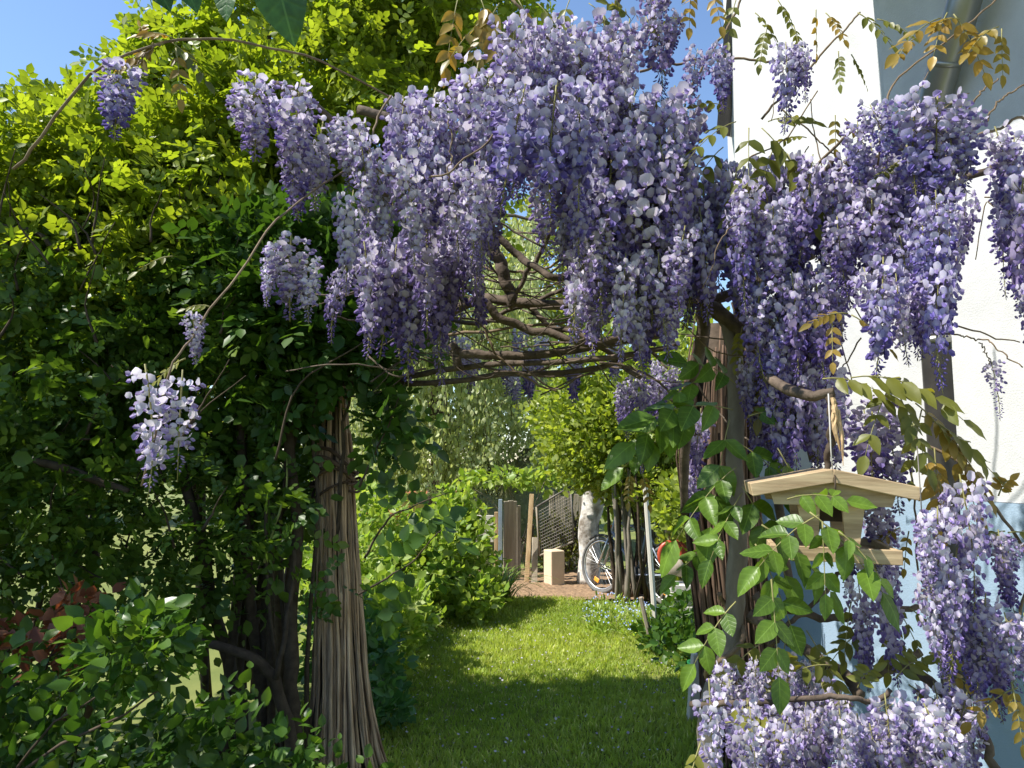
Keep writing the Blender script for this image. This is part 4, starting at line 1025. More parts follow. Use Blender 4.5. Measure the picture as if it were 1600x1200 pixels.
stems(sh3, (-1.35, 3.9, 0), [atA(x, y, Y) for x, y, Y in ((400, 520, 4), (430, 600, 3.9), (460, 560, 3.9), (380, 640, 3.8), (470, 640, 3.7), (350, 560, 4.0), (300, 600, 3.8), (440, 500, 4.1), (250, 500, 4.0), (180, 560, 3.9))], .026, M['stem'], spread=.14)
MB().tube(smooth_path([at(455, 1195, 3.55), at(445, 1090, 3.55), at(415, 1045, 3.5), at(360, 1015, 3.45), at(300, 1000, 3.45)], 20, .01), [.030, .026, .016], 8, rough=.06).obj('stem', M['stem'], sh3, smooth=True)
MB().tube(smooth_path([at(462, 1200, 3.6), at(455, 1000, 3.65), at(462, 850, 3.7), at(452, 620, 3.75)], 20, .008), [.036, .032, .026], 8, rough=.06).obj('stem', M['stem'], sh3, smooth=True)
MB().tube(smooth_path([at(432, 1060, 3.5), at(450, 960, 3.5), at(458, 860, 3.52)], 14, .006), [.014, .011, .008], 7).obj('stem', M['stem'], sh3, smooth=True)
MB().tube(smooth_path([at(20, 715, 3.3), at(110, 735, 3.3), at(200, 770, 3.3)], 14, .01), [.016, .02, .016], 7).obj('stem', M['stem'], sh3, smooth=True)
MB().tube(smooth_path([at(-10, 345, 3.6), at(60, 370, 3.6), at(110, 400, 3.6), at(160, 415, 3.7)], 14, .01), [.012, .012, .006], 7).obj('stem', M['stem'], sh3, smooth=True)
# pale green young shoots rising in front
for (x0, y0, x1, y1, Y) in ((412, 880, 448, 710, 3.55),):
    MB().tube(smooth_path([at(x0, y0, Y), at((x0 + x1) / 2 + 8, (y0 + y1) / 2, Y), at(x1, y1, Y)], 10, .006), [.007, .006, .003], 6).obj('young_shoot', M['shoot'], sh3, smooth=True)
for i in range(52):
    x, y, Y = rng.uniform(-20, 370), rng.uniform(330, 1000), rng.uniform(3.2, 3.8)
    a = rng.normal(1.5, .5); l = rng.uniform(60, 150)
    MB().tube(smooth_path([at(x, y, Y), at(x + math.cos(a) * l * .5 + rng.normal(0, 8), y - math.sin(a) * l * .5, Y), at(x + math.cos(a) * l + rng.normal(0, 10), y - math.sin(a) * l, Y - .1)], 9, .004), [rng.uniform(.004, .009), .004, .002], 5).obj('twig', M['stem'], sh3, smooth=True)
# climbing rose on the cane post
sh4 = thing('climbing_rose', 'dark leafy climber growing over the top of the cane-wrapped post', 'climber', (-1.0, 3.7, 0))
e4 = [(atA(500, 490, 3.6), V3(.36, .3, .27), 2), (atA(440, 430, 3.6), V3(.40, .3, .3), 1.6), (atA(560, 540, 3.6), V3(.20, .2, .16), .8), (atA(440, 600, 3.7), V3(.22, .2, .28), .7), (atA(600, 660, 3.5), V3(.08, .1, .18), .25), (atA(500, 390, 3.6), V3(.45, .3, .25), 1.3), (atA(600, 450, 3.7), V3(.3, .25, .25), .9)]
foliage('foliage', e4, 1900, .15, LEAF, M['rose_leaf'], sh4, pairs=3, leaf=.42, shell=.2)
SPR = [(590, 700, 3.4, 40, 90), (590, 745, 3.4, 350, 80), (620, 650, 3.3, 330, 90), (640, 640, 3.3, 350, 60), (450, 690, 3.5, 230, 90), (505, 880, 3.5, 280, 60), (515, 790, 3.5, 200, 55), (580, 860, 3.3, 30, 100), (630, 830, 3.3, 30, 100), (660, 810, 3.3, 340, 90), (600, 900, 3.3, 280, 80), (640, 880, 3.3, 250, 90), (610, 800, 3.3, 100, 70), (560, 900, 3.3, 300, 90), (670, 850, 3.3, 290, 70), (600, 600, 3.4, 290, 110)]
P = np.array([atA(s[0], s[1], s[2]) for s in SPR]); A = np.radians([s[3] for s in SPR])
D = np.stack([np.cos(A), rng.normal(0, .3, len(SPR)), np.sin(A)], 1); L = np.array([.85 * s[4] * s[2] / FPX for s in SPR])
P, D, N, S, ix = pinnate(P, D, np.tile(V3(0, -.7, .7), (len(SPR), 1)) + rng.normal(0, .5, (len(SPR), 3)), L, 3, .34)
scatter('hanging_sprays', fine_leaf(k=5), P, D, N, S, M['rose_leaf'], sh4)
for pts in ([(570, 870, 3.5), (600, 820, 3.4), (640, 790, 3.3), (700, 770, 3.25)], [(560, 930, 3.35), (640, 880, 3.3), (690, 830, 3.25)], [(540, 620, 3.6), (600, 610, 3.4), (660, 560, 3.3)], [(560, 760, 3.45), (600, 680, 3.4), (640, 580, 3.35)], [(430, 720, 3.3), (470, 600, 3.3), (560, 540, 3.3), (640, 470, 3.3)]):
    MB().tube(smooth_path([at(*p) for p in pts], 16, .005), [.006, .004, .002], 6).obj('stem', M['stem'], sh4, smooth=True)
stems(sh4, (-1.05, 3.75, 0), [atA(x, y, 3.6) for x, y in ((470, 520), (520, 470), (440, 420), (560, 540))], .014, M['stem'], spread=.06)
# near bush at the bottom left and the copper one behind it
sh5 = thing('broadleaf_bush', 'low fresh green bush with broad leaves at the bottom left', 'bush', (-1.3, 2.3, 0))
e5 = [(V3(-1.42, 2.45, .50), V3(.65, .40, .46), 2), (V3(-.98, 2.6, .38), V3(.42, .32, .42), 1.2), (V3(-1.95, 2.5, .62), V3(.55, .4, .40), 1.2), (atA(215, 1005, 2.25), V3(.17, .16, .14), .35), (V3(-.80, 2.85, .22), V3(.30, .3, .35), .6)]
foliage('foliage', e5, 5600, .055, fine_leaf(k=5, w=.36), M['near_leaf'], sh5, shell=.35, out=.9, up=.1)
stems(sh5, (-1.3, 2.4, 0), [tuple(e[0] + V3(rng.normal(0, .1), .12, -.12)) for e in e5 for _ in (0, 1)], .006, M['stem'], spread=.3)
sh6 = thing('copper_bush', 'low bush with coppery red-brown leaves at the left edge', 'bush', (-2.1, 2.95, 0))
e6 = [(atA(40, 985, 2.9), V3(.26, .2, .06), 1), (atA(110, 960, 3.0), V3(.14, .2, .12), .8), (atA(90, 1020, 2.85), V3(.2, .2, .10), .6), (atA(-40, 1010, 2.9), V3(.25, .25, .2), .6)]
foliage('foliage', e6, 260, .06, LEAF, M['red_leaf'], sh6, shell=.2)
stems(sh6, (-2.1, 2.95, 0), [tuple(e[0]) for e in e6 for _ in (0, 1)], .008, M['stem'], spread=.15)
# overhanging tree beside the camera: a few of its leaves dip into the top of the view
ov = thing('overhanging_tree', 'leaves of an overhanging tree dipping in at the top left', 'tree', (-4.3, 2.4, 0))
MB().tube(smooth_path([(-4.3, 2.4, 0), (-4.25, 2.4, 1.6), (-4.3, 2.5, 3.0), (-4.4, 2.6, 4.6)], 18, .01), [.16, .13, .09], 12, rough=.05).obj('trunk', M['bark'], ov, smooth=True)
MB().tube(smooth_path([(-4.28, 2.45, 2.6), (-2.6, 1.5, 3.1), (-1.3, 1.05, 2.75), at(200, -60, 1.05), at(400, -40, 1.0), at(470, -50, 1.0)], 24, .008), [.04, .012, .004], 8).obj('branch', M['stem'], ov, smooth=True)
foliage('crown', [(V3(-4.5, 2.75, 3.5), V3(1.6, 1.35, 1.0), 1), (V3(-4.6, 1.6, 3.4), V3(1.2, .9, .9), .5)], 7000, .10, LEAF, M['over_leaf'], ov, shell=.3)  # out-of-view crown, placed and thinned to shade the left hedge
OL = build('leaf', *fine_leaf(w=.34, droop=.15), mats=[M['over_leaf']], link=False)
for (x, y, a, l, Y) in ((2, -45, 262, 72, 1.0), (40, -60, 320, 70, 1.0), (95, -38, 200, 50, 1.0), (225, -60, 300, 95, 1.0), (270, -60, 300, 100, 1.0), (360, -40, 265, 82, 1.0), (425, -60, 285, 140, .98), (640, -30, 250, 40, 1.1)):
    p = at(x, y, Y); a = math.radians(a); s = l * Y / FPX
    d = norm(np.array([math.cos(a), rng.normal(0, .15), math.sin(a)])); n_ = norm(np.array([rng.normal(0, .3), -.75, .6])); n_ = norm(n_ - d * np.dot(n_, d)); x_ = np.cross(d, n_)
    inst('leaf', OL, ov, Matrix(((x_[0] * s, d[0] * s, n_[0] * s, p.x), (x_[1] * s, d[1] * s, n_[1] * s, p.y), (x_[2] * s, d[2] * s, n_[2] * s, p.z), (0, 0, 0, 1))))
# sunny bushes along the left of the lawn
def bush(name, label, ells, n, L, mat, base, tmpl=LEAF, cat='bush', pairs=0, group=None, st=6, **kw):
    t = thing(name, label, cat, base, group)
    foliage('foliage', ells, n, L, tmpl, M[mat], t, pairs=pairs, **kw)
    if st:
        stems(t, base, [tuple(np.array(ells[i % len(ells)][0]) + rng.normal(0, .1, 3)) for i in range(st)], .010, M['greystem'], spread=.15)
    return t
bush('raspberry_bush', 'sunny raspberry bush beside the strap-leaved clump', [(V3(-.72, 7.9, .55), V3(.55, .5, .55), 2), (V3(-.95, 7.4, .5), V3(.5, .5, .5), 1.5), (V3(-.62, 8.2, .95), V3(.28, .25, .35), .7), (V3(-.35, 7.5, .25), V3(.28, .4, .25), .6)], 5200, .085, 'bush_leaf', (-.75, 7.9, 0), shell=.4)
bush('raspberry_bush', 'sunny raspberry bush farther left, nearly behind the cane-wrapped post', [(V3(-1.55, 7.6, .7), V3(.6, .6, .7), 2), (V3(-2.1, 7.9, .8), V3(.6, .6, .7), 1)], 3800, .085, 'bush_leaf', (-1.6, 7.6, 0), shell=.4)
bush('garden_bush', 'lush green bush by the lawn edge, between post and raspberries', [(V3(-1.05, 5.9, .35), V3(.42, .5, .38), 1.5), (V3(-1.35, 6.5, .5), V3(.5, .5, .5), 1.2), (V3(-.95, 6.6, .18), V3(.22, .4, .2), .5)], 3800, .08, 'bush_leaf', (-1.1, 6.1, 0), shell=.4)
bush('peony_bush', 'blue-green leafy plant behind the foot of the cane-wrapped post', [(V3(-1.0, 5.05, .25), V3(.28, .35, .28), 1), (V3(-1.25, 5.3, .4), V3(.33, .3, .36), .7), (V3(-.80, 4.6, .12), V3(.2, .22, .16), .4)], 1500, .075, 'bluegreen_leaf', (-.95, 5.0, 0), shell=.35)
# strap-leaved clump
dl = thing('daylily_clump', 'clump of arching strap leaves at the far end of the lawn', 'plant', (-.12, 8.35, 0))
STRAP = []
for i in range(130):
    a = rng.uniform(0, 6.28); r = rng.uniform(.0, .16); ln = rng.uniform(.55, .95)
    b = V3(-.16 + r * math.cos(a), 8.35 + r * math.sin(a), 0)
    d = V3(math.cos(a), math.sin(a), 0); k = rng.uniform(.35, .8)
    V = []
    sd = V3(-d[1], d[0], 0) * rng.uniform(.008, .014)
    for j in range(8):
        t = j / 7; c = b + d * ln * k * (t ** 1.3) + V3(0, 0, 1) * ln * (t * 1.15 - (.35 + k * .75) * t * t)
        w = 1 - t ** 2.2
        V += [c - sd * w, c + sd * w]
    STRAP.append((np.array(V), [(2 * j, 2 * j + 1, 2 * j + 3, 2 * j + 2) for j in range(7)]))
for V, F in STRAP:
    build('strap_leaf', V, F, mats=[M['blade_leaf']], parent=dl, attrs={'rnd': np.full(len(V), rng.random())})

# ------------------------------------------------------------------ far end of the garden
# weeping tree: trunk, limbs, many hanging leafy branches
wt = thing('weeping_tree', 'pale weeping tree with curtains of fine hanging leaves beyond the arch', 'tree', (-1.4, 13.5, 0))
MB().tube(smooth_path([(-1.4, 13.5, 0), (-1.3, 13.4, 2.0), (-1.5, 13.3, 4.2), (-1.2, 13.2, 6.2)], 20, .03), [.22, .18, .10], 12, rough=.05).obj('trunk', M['bark'], wt, smooth=True)
HB = []
for k in range(5):
    n = 95; t = rng.random(n) ** .8
    P = np.stack([.10 * np.sin(t * 3 + k) + rng.normal(0, .05, n), rng.normal(0, .06, n), -t], 1)
    D = norm(np.stack([rng.normal(0, .55, n), rng.normal(0, .55, n), -np.ones(n)], 1)); N = rand_dirs(n)
    V, loops, counts = scatter_geo(LEAF, P, D, N, rng.uniform(.06, .095, n) * .95)
    tv, tf = tube_geo([(.10 * math.sin(u * 3 + k), 0, -u) for u in np.linspace(0, 1, 6)], .005, 4)
    tl = np.array([i for f in tf for i in f], np.int32) + len(V); tc_ = np.array([len(f) for f in tf], np.int32)
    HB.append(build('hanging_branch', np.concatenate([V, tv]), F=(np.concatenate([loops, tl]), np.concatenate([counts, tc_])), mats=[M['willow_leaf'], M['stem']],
                    attrs={'rnd': np.concatenate([np.repeat(rng.random(n), 6), np.zeros(len(tv))])}, midx=np.concatenate([np.zeros(len(counts)), np.ones(len(tc_))]), link=False))
for i in range(295):
    x, y, Y = rng.uniform(540, 850), rng.uniform(330, 690), rng.uniform(11.4, 14.0)
    p = at(x, y, Y)
    end = at(x, rng.uniform(690, 790) - 45 * max(0, (x - 740) / 100), Y).z
    ln = min(max(.8, p.z - end), 1.9) * rng.uniform(.8, 1.1)
    if y < 560: ln = rng.uniform(1.0, 1.7)
    inst('hanging_branch', HB[int(rng.integers(5))], wt, Matrix.Translation(p) @ Matrix.Rotation(rng.uniform(0, 6.28), 4, 'Z') @ Matrix.Diagonal((1.15, 1.15, ln, 1)))
for i in range(8):
    a = i * .8; tip = V3(-1.4 + 2.0 * math.cos(a), 13.0 + .8 * math.sin(a), rng.uniform(4.2, 6.2))
    MB().tube(smooth_path([(-1.45, 13.3, rng.uniform(2.8, 4.6)), tuple((V3(-1.4, 13.3, 5.0) + tip) / 2 + V3(0, 0, .5)), tuple(tip)], 12, .02), [.07, .045, .015], 7).obj('limb', M['bark'], wt, smooth=True)
def tree(name, label, base, h, ells, n, L, mat, tmpl=LEAF, r=.15, limbs=6, **kw):
    t = thing(name, label, 'tree', base)
    b = Vector(base)
    MB().tube(smooth_path([b, b + Vector((.08, .05, h * .4)), b + Vector((-.05, 0, h))], 14, .02), [r, r * .8, r * .35], 10, rough=.05).obj('trunk', M['bark'], t, smooth=True)
    for i in range(limbs):
        e = ells[i % len(ells)]; tip = np.array(e[0]) + rng.normal(0, .4, 3) * np.array(e[1])
        st = b + Vector((0, 0, h * rng.uniform(.35, .85)))
        MB().tube(smooth_path([st, Vector(tuple((np.array(st) + tip) / 2)) + Vector((0, 0, .2)), Vector(tuple(tip))], 10, .02), [r * .4, r * .25, r * .1], 6).obj('limb', M['bark'], t, smooth=True)
    foliage('crown', ells, n, L, tmpl, M[mat], t, **kw)
    return t
# thicket right of the arch centre: many upright stems, dense crown
th = thing('hazel_thicket', 'many-stemmed green thicket in front of the bicycle', 'shrub', (1.55, 8.75, 0))
et = [(atA(930, 690, 8.9), V3(.72, .6, .62), 2), (atA(1010, 650, 8.7), V3(.7, .6, .6), 2), (atA(900, 640, 9.2), V3(.5, .5, .45), 1), (atA(960, 735, 8.7), V3(.45, .4, .3), 1), (atA(1020, 760, 8.5), V3(.35, .35, .35), .7), (atA(1060, 700, 8.6), V3(.5, .5, .6), .8), (atA(960, 560, 9.0), V3(.8, .6, .5), 1.1)]
foliage('crown', et, 15000, .078, LEAF, M['lilac_leaf'], th, shell=.4, out=.8, noise=.22)
for i in range(44):
    x0 = rng.uniform(955, 1062); Y0 = rng.uniform(8.35, 8.9)
    b = ground_at(x0, Y0); x1 = x0 - rng.uniform(-12, 24) + (x0 - 1000) * .06
    tip = at(x1, rng.uniform(690, 750), Y0 + rng.normal(0, .1))
    mid = b.lerp(tip, .5) + Vector((rng.normal(0, .05), rng.normal(0, .05), 0))
    MB().tube(smooth_path([b, mid, tip], 10, .012), [rng.uniform(.018, .034), .018, .010], 7, rough=.05).obj('stem', M['stem'] if i % 2 else M['greystem'], th, smooth=True)
# whitewashed trunk behind the box, with its own crown above
wtk = tree('whitewashed_tree', 'small tree with whitewashed mottled trunk beside the bicycle wheel', (1.02, 9.85, 0), 2.5, [(atA(905, 690, 9.9), V3(.5, .4, .4), 1), (atA(880, 640, 10), V3(.6, .4, .4), 1)], 1500, .10, 'lilac_leaf', r=.06, limbs=4)
MB().tube(smooth_path([(.98, 9.72, 0), (1.0, 9.72, .35), (.98, 9.72, .75), (1.06, 9.74, 1.05), (1.04, 9.76, 1.4), (1.10, 9.8, 2.0)], 26, .006), [.155, .135, .125, .15, .115, .10], 16, rough=.04).obj('lower_trunk', M['whitewash'], wtk, smooth=True)
# golden-green tree and darker ones that close the view
tree('dark_conifer', 'dark conifer in shade between weeping tree and pale mound', (-.75, 15.2, 0), 4.0, [(atA(735, 700, 15), V3(.8, .7, 1.1), 1), (atA(760, 760, 15), V3(.8, .6, .6), .8)], 3800, .14, 'pine_leaf', tmpl=NARROW, r=.12, limbs=4)
tree('garden_tree', 'light green tree high behind the arbor branches', (.9, 17.5, 0), 6.0, [(atA(860, 430, 17), V3(2.0, 1.2, 2.0), 2), (atA(960, 520, 16.5), V3(2.2, 1.2, 1.8), 1.5), (atA(780, 560, 17), V3(2, 1, 1.4), 1)], 9000, .17, 'back_leaf', r=.2, shell=.4)
tree('distant_tree', 'rounded tree in the far garden behind the weeping tree', (-5.2, 20.5, 0), 6.5, [(atA(560, 540, 20), V3(2.6, 1.5, 2.4), 2), (atA(430, 560, 20), V3(3.0, 1.5, 2.6), 2), (atA(640, 640, 20), V3(2.5, 1, 1.6), 1)], 9000, .20, 'back_leaf', r=.25, shell=.4)
tree('distant_tree', 'big tree in the far garden, glimpsed through gaps in the left shrubs', (-11, 19, 0), 6.5, [(atA(150, 560, 19), V3(3.5, 1.8, 3.2), 2), (atA(-50, 600, 18), V3(3.2, 1.8, 3), 2), (atA(330, 680, 19), V3(2.6, 1.5, 1.8), 1)], 9000, .22, 'back_leaf', r=.25, shell=.4)
tree('distant_tree', 'leafy tree behind the thicket stems and the shaggy post', (4.2, 15.5, 0), 5.0, [(atA(1080, 620, 15), V3(2.0, 1.2, 1.8), 2), (atA(1000, 720, 14), V3(1.4, 1, 1.2), 1), (atA(1150, 720, 14), V3(1.4, 1, 1.3), 1)], 7000, .16, 'lilac_leaf', r=.2, shell=.4)
# clipped pale mounds
def mound(name, label, c, R, n):
    t = thing(name, label, 'bush', (c[0], c[1], 0))
    V, F = [], []
    nu, nv = 26, 13
    for j in range(nv):
        ph = math.pi / 2 * j / (nv - 1)
        for i in range(nu):
            a = 2 * math.pi * i / nu; k = .93 * (1 + .04 * math.sin(3 * a + 2 * ph) + .03 * rng.normal())
            V.append((c[0] + R[0] * math.cos(a) * math.cos(ph) * k, c[1] + R[1] * math.sin(a) * math.cos(ph) * k, R[2] * math.sin(ph) * k))
    F = [(j * nu + i, j * nu + (i + 1) % nu, (j + 1) * nu + (i + 1) % nu, (j + 1) * nu + i) for j in range(nv - 1) for i in range(nu)]
    build('branch_core', V, F, mats=[M['dome_leaf']], parent=t, attrs={'rnd': np.full(len(V), .2)})
    foliage('foliage', [(V3(c[0], c[1], 0), V3(*R), 1)], n, .055, NARROW, M['dome_leaf'], t, shell=.93, noise=.04, out=1.0)
    return t
m1 = at(762, 770, 11.6); mound('clipped_mound', 'pale clipped round bush behind the leaning grey boards', (m1.x - .1, 11.9, 0), (.55, .5, m1.z), 5000)
m2 = at(838, 690, 13.2); mound('clipped_mound', 'large pale dome of clipped foliage between weeping tree and thicket', (m2.x, 13.4, 0), (.9, .8, m2.z), 8000)
bush('grapevine', 'light leafy vine spreading over the top of the boards and wire', [(atA(790, 748, 10.6), V3(.55, .3, .14), 2), (atA(850, 755, 10.6), V3(.45, .3, .12), 1.4), (atA(880, 730, 10.4), V3(.3, .3, .18), .8), (atA(735, 750, 10.7), V3(.18, .2, .10), .5)], 560, .11, 'bush_leaf', (.1, 10.7, 0), cat='vine', shell=.3, st=5)
# yellow outbuilding and a strip of tiled roof
sd = thing('yellow_shed', 'low yellow rendered shed with small tiled roof under the weeping tree', 'shed', (-1.75, 15.6, 0))
a, b = at(640, 0, 15.2).x, at(706, 0, 15.2).x
zt = at(670, 777, 15.2).z
MB().box((b - a, 1.2, zt), Matrix.Translation(((a + b) / 2, 15.8, zt / 2))).obj('wall', M['yellow'], sd)
nt_ = 7
for i in range(nt_):
    w = (b - a + .3) / nt_
    MB().box((w * .94, 1.5, .05), Matrix.Translation((a - .15 + w * (i + .5), 15.78, zt + .05 + .008 * (i % 2))), c=.012).obj('tile', M['rooftile'], sd)
lr = thing('tiled_roof_wall', 'low wall capped with red clay tiles left of the yellow shed', 'wall', (-2.3, 13.0, 0))
a, b = at(590, 0, 13).x, at(645, 0, 13).x; zt = at(610, 801, 13).z
MB().box((b - a, .2, zt - .04), Matrix.Translation(((a + b) / 2, 13.1, zt / 2 - .02))).obj('wall', M['yellow'], lr)
for i in range(6):
    w = (b - a + .1) / 6
    MB().box((w * .93, .42, .07), Matrix.Translation((a - .05 + w * (i + .5), 13.1, zt + .02)) @ Matrix.Rotation(.25, 4, 'X'), c=.015).obj('tile', M['rooftile'], lr)
# leaning boards
for i, (x, yt, lean, w, lab) in enumerate(((791, 782, .03, .075, 'weathered grey board, second in the row of leaning boards'), (798, 781, .02, .08, 'weathered grey board, third in the row of leaning boards'), (804, 782, .03, .06, 'weathered grey board, fourth in the row of leaning boards'), (810, 789, .02, .06, 'shorter grey board at the back of the leaning row'))):
    p = at(x, yt, 10.15 + .05 * i)
    o = MB().box((w, .03, p.z), Matrix.Translation((p.x, 10.15 + .07 * i, p.z / 2 - .01)) @ Matrix.Rotation(lean, 4, 'X') @ Matrix.Rotation(.5, 4, 'Z'), c=.004).obj('wooden_board', M['greywood'])
    tag(o, lab, 'board', 'boards leaning at the end of the lawn')
p = at(782, 780, 10.1); o = MB().box((.05, .04, p.z), Matrix.Translation((p.x, 10.1, p.z / 2)), c=.004).obj('wooden_board', M['bluebin']); tag(o, 'narrow board painted blue-grey, first in the row of leaning boards', 'board', 'boards leaning at the end of the lawn')
o = MB().box((.42, .03, .48), Matrix.Translation(tuple(at(750, 827, 9.9))) @ Matrix.Rotation(-.1, 4, 'X'), c=.004).obj('plank_panel', M['palewood'])
p = at(750, 827, 9.9)
pn = thing('plank_panel', 'pale wooden panel with orange-brown end post behind the raspberries', 'panel', (p.x, p.y, 0))
bpy.data.objects.remove(o)
for i in range(3):
    z = at(750, 812 + 14 * i, 9.9).z
    MB().box((.36, .022, .115), Matrix.Translation((p.x, 9.9, z)), c=.003).obj('plank', M['palewood'], pn)
z = at(776, 800, 9.9).z
MB().box((.05, .05, z), Matrix.Translation((p.x + .215, 9.91, z / 2)), c=.004).obj('end_post', M['torn'], pn)
MB().box((.05, .05, at(750, 806, 9.9).z), Matrix.Translation((p.x - .215, 9.93, at(750, 806, 9.9).z / 2)), c=.004).obj('end_post', M['greywood'], pn)
for x0, y0, x1, y1, w, lab in ((822, 915, 831, 772, .06, 'brown board leaning upright beside the wire panel'), (834, 905, 836, 840, .075, 'short brown board standing at the foot of the wire panel')):
    g = ground_at(x0, 9.75); t = at(x1, y1, 10.0); g.z = 0
    ax = (t - g); L_ = ax.length
    q = ax.to_track_quat('Z', 'Y').to_matrix().to_4x4()
    o = MB().box((w, .028, L_), Matrix.Translation((g + t) / 2) @ q @ Matrix.Rotation(.25, 4, 'Z'), c=.003).obj('upright_board', M['torn'] if w < .07 else M['greywood'])
    tag(o, lab, 'board')
# wire mesh panel leaning, with frame
wp = thing('wire_panel', 'tilted wire mesh panel in front of the heap of cuttings', 'wire panel', (.6, 10.2, 0))
c00, c10, c01, c11 = at(843, 868, 10.1), at(896, 846, 10.1), at(838, 792, 10.15), at(892, 760, 10.15)
def q4(u, v): return (c00 * (1 - u) + c10 * u) * (1 - v) + (c01 * (1 - u) + c11 * u) * v
for (a, b) in (((0, 0), (1, 0)), ((0, 1), (1, 1)), ((0, 0), (0, 1)), ((1, 0), (1, 1))):
    MB().tube([q4(*a), q4(*b)], .014, 6).obj('frame_bar', M['greywood'] if a == (0, 0) else M['wire'], wp, smooth=True)
for i in range(1, 15):
    MB().tube([q4(i / 15, 0), q4(i / 15, 1)], .0032, 4).obj('wire', M['wire'], wp)
for i in range(1, 16):
    MB().tube([q4(0, i / 16), q4(1, i / 16)], .0032, 4).obj('wire', M['wire'], wp)
hp = thing('cuttings_heap', 'heap of dry cuttings behind the wire mesh panel', 'heap', (.75, 10.7, 0))
foliage('dry_leaves', [(V3(.72, 10.75, .35), V3(.5, .3, .55), 1)], 1500, .09, NARROW, M['olive_leaf'], hp, shell=.2)
for i in range(14):
    a = V3(.72 + rng.normal(0, .2), 10.6, rng.uniform(.05, .5)); b = a + V3(rng.normal(0, .3), rng.normal(0, .1), rng.uniform(.1, .7))
    MB().tube(smooth_path([a, (a + b) / 2 + rng.normal(0, .04, 3), b], 6), .010, 5).obj('cut_stick', M['stem'], hp, smooth=True)
# upright palings behind the wire, in the shade of the thicket
for i in range(6):
    x = 862 + i * 9; t = at(x, 768 + (i % 3) * 4, 11.1)
    o = MB().box((.075, .02, t.z), Matrix.Translation((t.x, 11.1, t.z / 2)) @ Matrix.Rotation(rng.normal(0, .03), 4, 'Y'), c=.003).obj('fence_paling', M['greywood'])
    tag(o, ('first', 'second', 'third', 'fourth', 'fifth', 'sixth')[i] + ' grey paling from the leaning brown board, behind the wire mesh', 'paling', 'palings behind the wire panel')
# sand-coloured block
bl = at(866, 872, 9.6)
o = MB().box((.19, .22, .43), Matrix.Translation((bl.x, 9.65, .225)) @ Matrix.Rotation(.42, 4, 'Z'), c=.008).obj('stone_block', M['block'])
tag(o, 'upright sand-coloured stone block on the bark mulch', 'block')
# bicycle
bc = ground_at(934, 9.05)
bike = thing('bicycle', 'bicycle with spoked wheel and orange reflector half hidden by the thicket', 'bicycle', (bc.x, bc.y, 0))
LOCAL.add(bike.name)
bike.rotation_euler = (math.radians(-4), 0, math.radians(-52))     # x = forwards of the bicycle reversed; wheel nearest the camera at the origin
R = .335
def ring(r, cx, cz, n=40):
    return [(cx + r * math.cos(a), 0, cz + r * math.sin(a)) for a in np.linspace(0, 2 * math.pi, n + 1)]
for cx in (0, 1.04):
    w = MB().tube(ring(R - .022, cx, R), .022, 10, cap=False).obj('wheel', M['tyre'], bike, smooth=True)
    MB().tube(ring(R - .052, cx, R), .011, 8, cap=False).obj('rim', M['steel'], w, smooth=True)
    MB().tube([(cx, -.045, R), (cx, .045, R)], .018, 10).obj('hub', M['steel'], w, smooth=True)
    for i in range(28):
        a = i * 2 * math.pi / 28; b_ = a + (.35 if i % 2 else -.35); sy = .03 if i % 4 < 2 else -.03
        MB().tube([(cx + .017 * math.cos(b_), sy, R + .017 * math.sin(b_)), (cx + (R - .06) * math.cos(a), 0, R + (R - .06) * math.sin(a))], .0017, 4).obj('spoke', M['steel'], w)
    a = -1.9; 
    MB().box((.085, .012, .05), Matrix.Translation((cx + .19 * math.cos(a), -.008, R + .19 * math.sin(a))) @ Matrix.Rotation(.4, 4, 'Y'), c=.004).obj('reflector', M['orange'], w)
    MB().tube([(cx + (R + .018) * math.cos(t), 0, R + (R + .018) * math.sin(t)) for t in np.linspace(.5, 2.9 if cx else 2.2, 18)], .016, 6).obj('mudguard', M['black'], bike, smooth=True)
def bar(name, a, b, r, m, y=0): MB().tube([(a[0], a[1] if len(a) > 2 else y, a[-1]), (b[0], b[1] if len(b) > 2 else y, b[-1])], r, 8).obj(name, M[m], bike, smooth=True)
for sy in (-.055, .055):
    bar('fork', (.0, sy, R), (.16, sy * .5, .72), .012, 'steel'); bar('chain_stay', (1.04, sy, R), (.58, sy * .4, .29), .010, 'bikepaint'); bar('seat_stay', (1.04, sy, R), (.70, sy * .4, .78), .009, 'bikepaint')
bar('head_tube', (.155, .70), (.215, .92), .02, 'bikepaint'); bar('down_tube', (.17, .74), (.58, .29), .018, 'bikepaint'); bar('top_tube', (.20, .86), (.71, .80), .016, 'bikepaint')
bar('seat_tube', (.58, .29), (.74, .92), .017, 'bikepaint'); bar('stem', (.215, .92), (.23, 1.03), .014, 'steel')
MB().tube(smooth_path([(.34, -.30, 1.06), (.24, -.22, 1.05), (.22, 0, 1.03), (.24, .22, 1.05), (.34, .30, 1.06)], 16), .011, 8).obj('handlebar', M['black'], bike, smooth=True)
MB().tube(smooth_path([(.60, 0, .965), (.70, 0, .96), (.82, 0, .97), (.88, 0, .965)], 10), [.022, .035, .075, .05], 10).obj('saddle', M['black'], bike, smooth=True)
MB().tube([(.58, -.03, .29), (.58, .05, .29)], .085, 18).obj('crank', M['black'], bike, smooth=True)
MB().box((.05, .05, .04), Matrix.Translation((.12, 0, .80)), c=.006).obj('headlamp', M['orange'], bike)
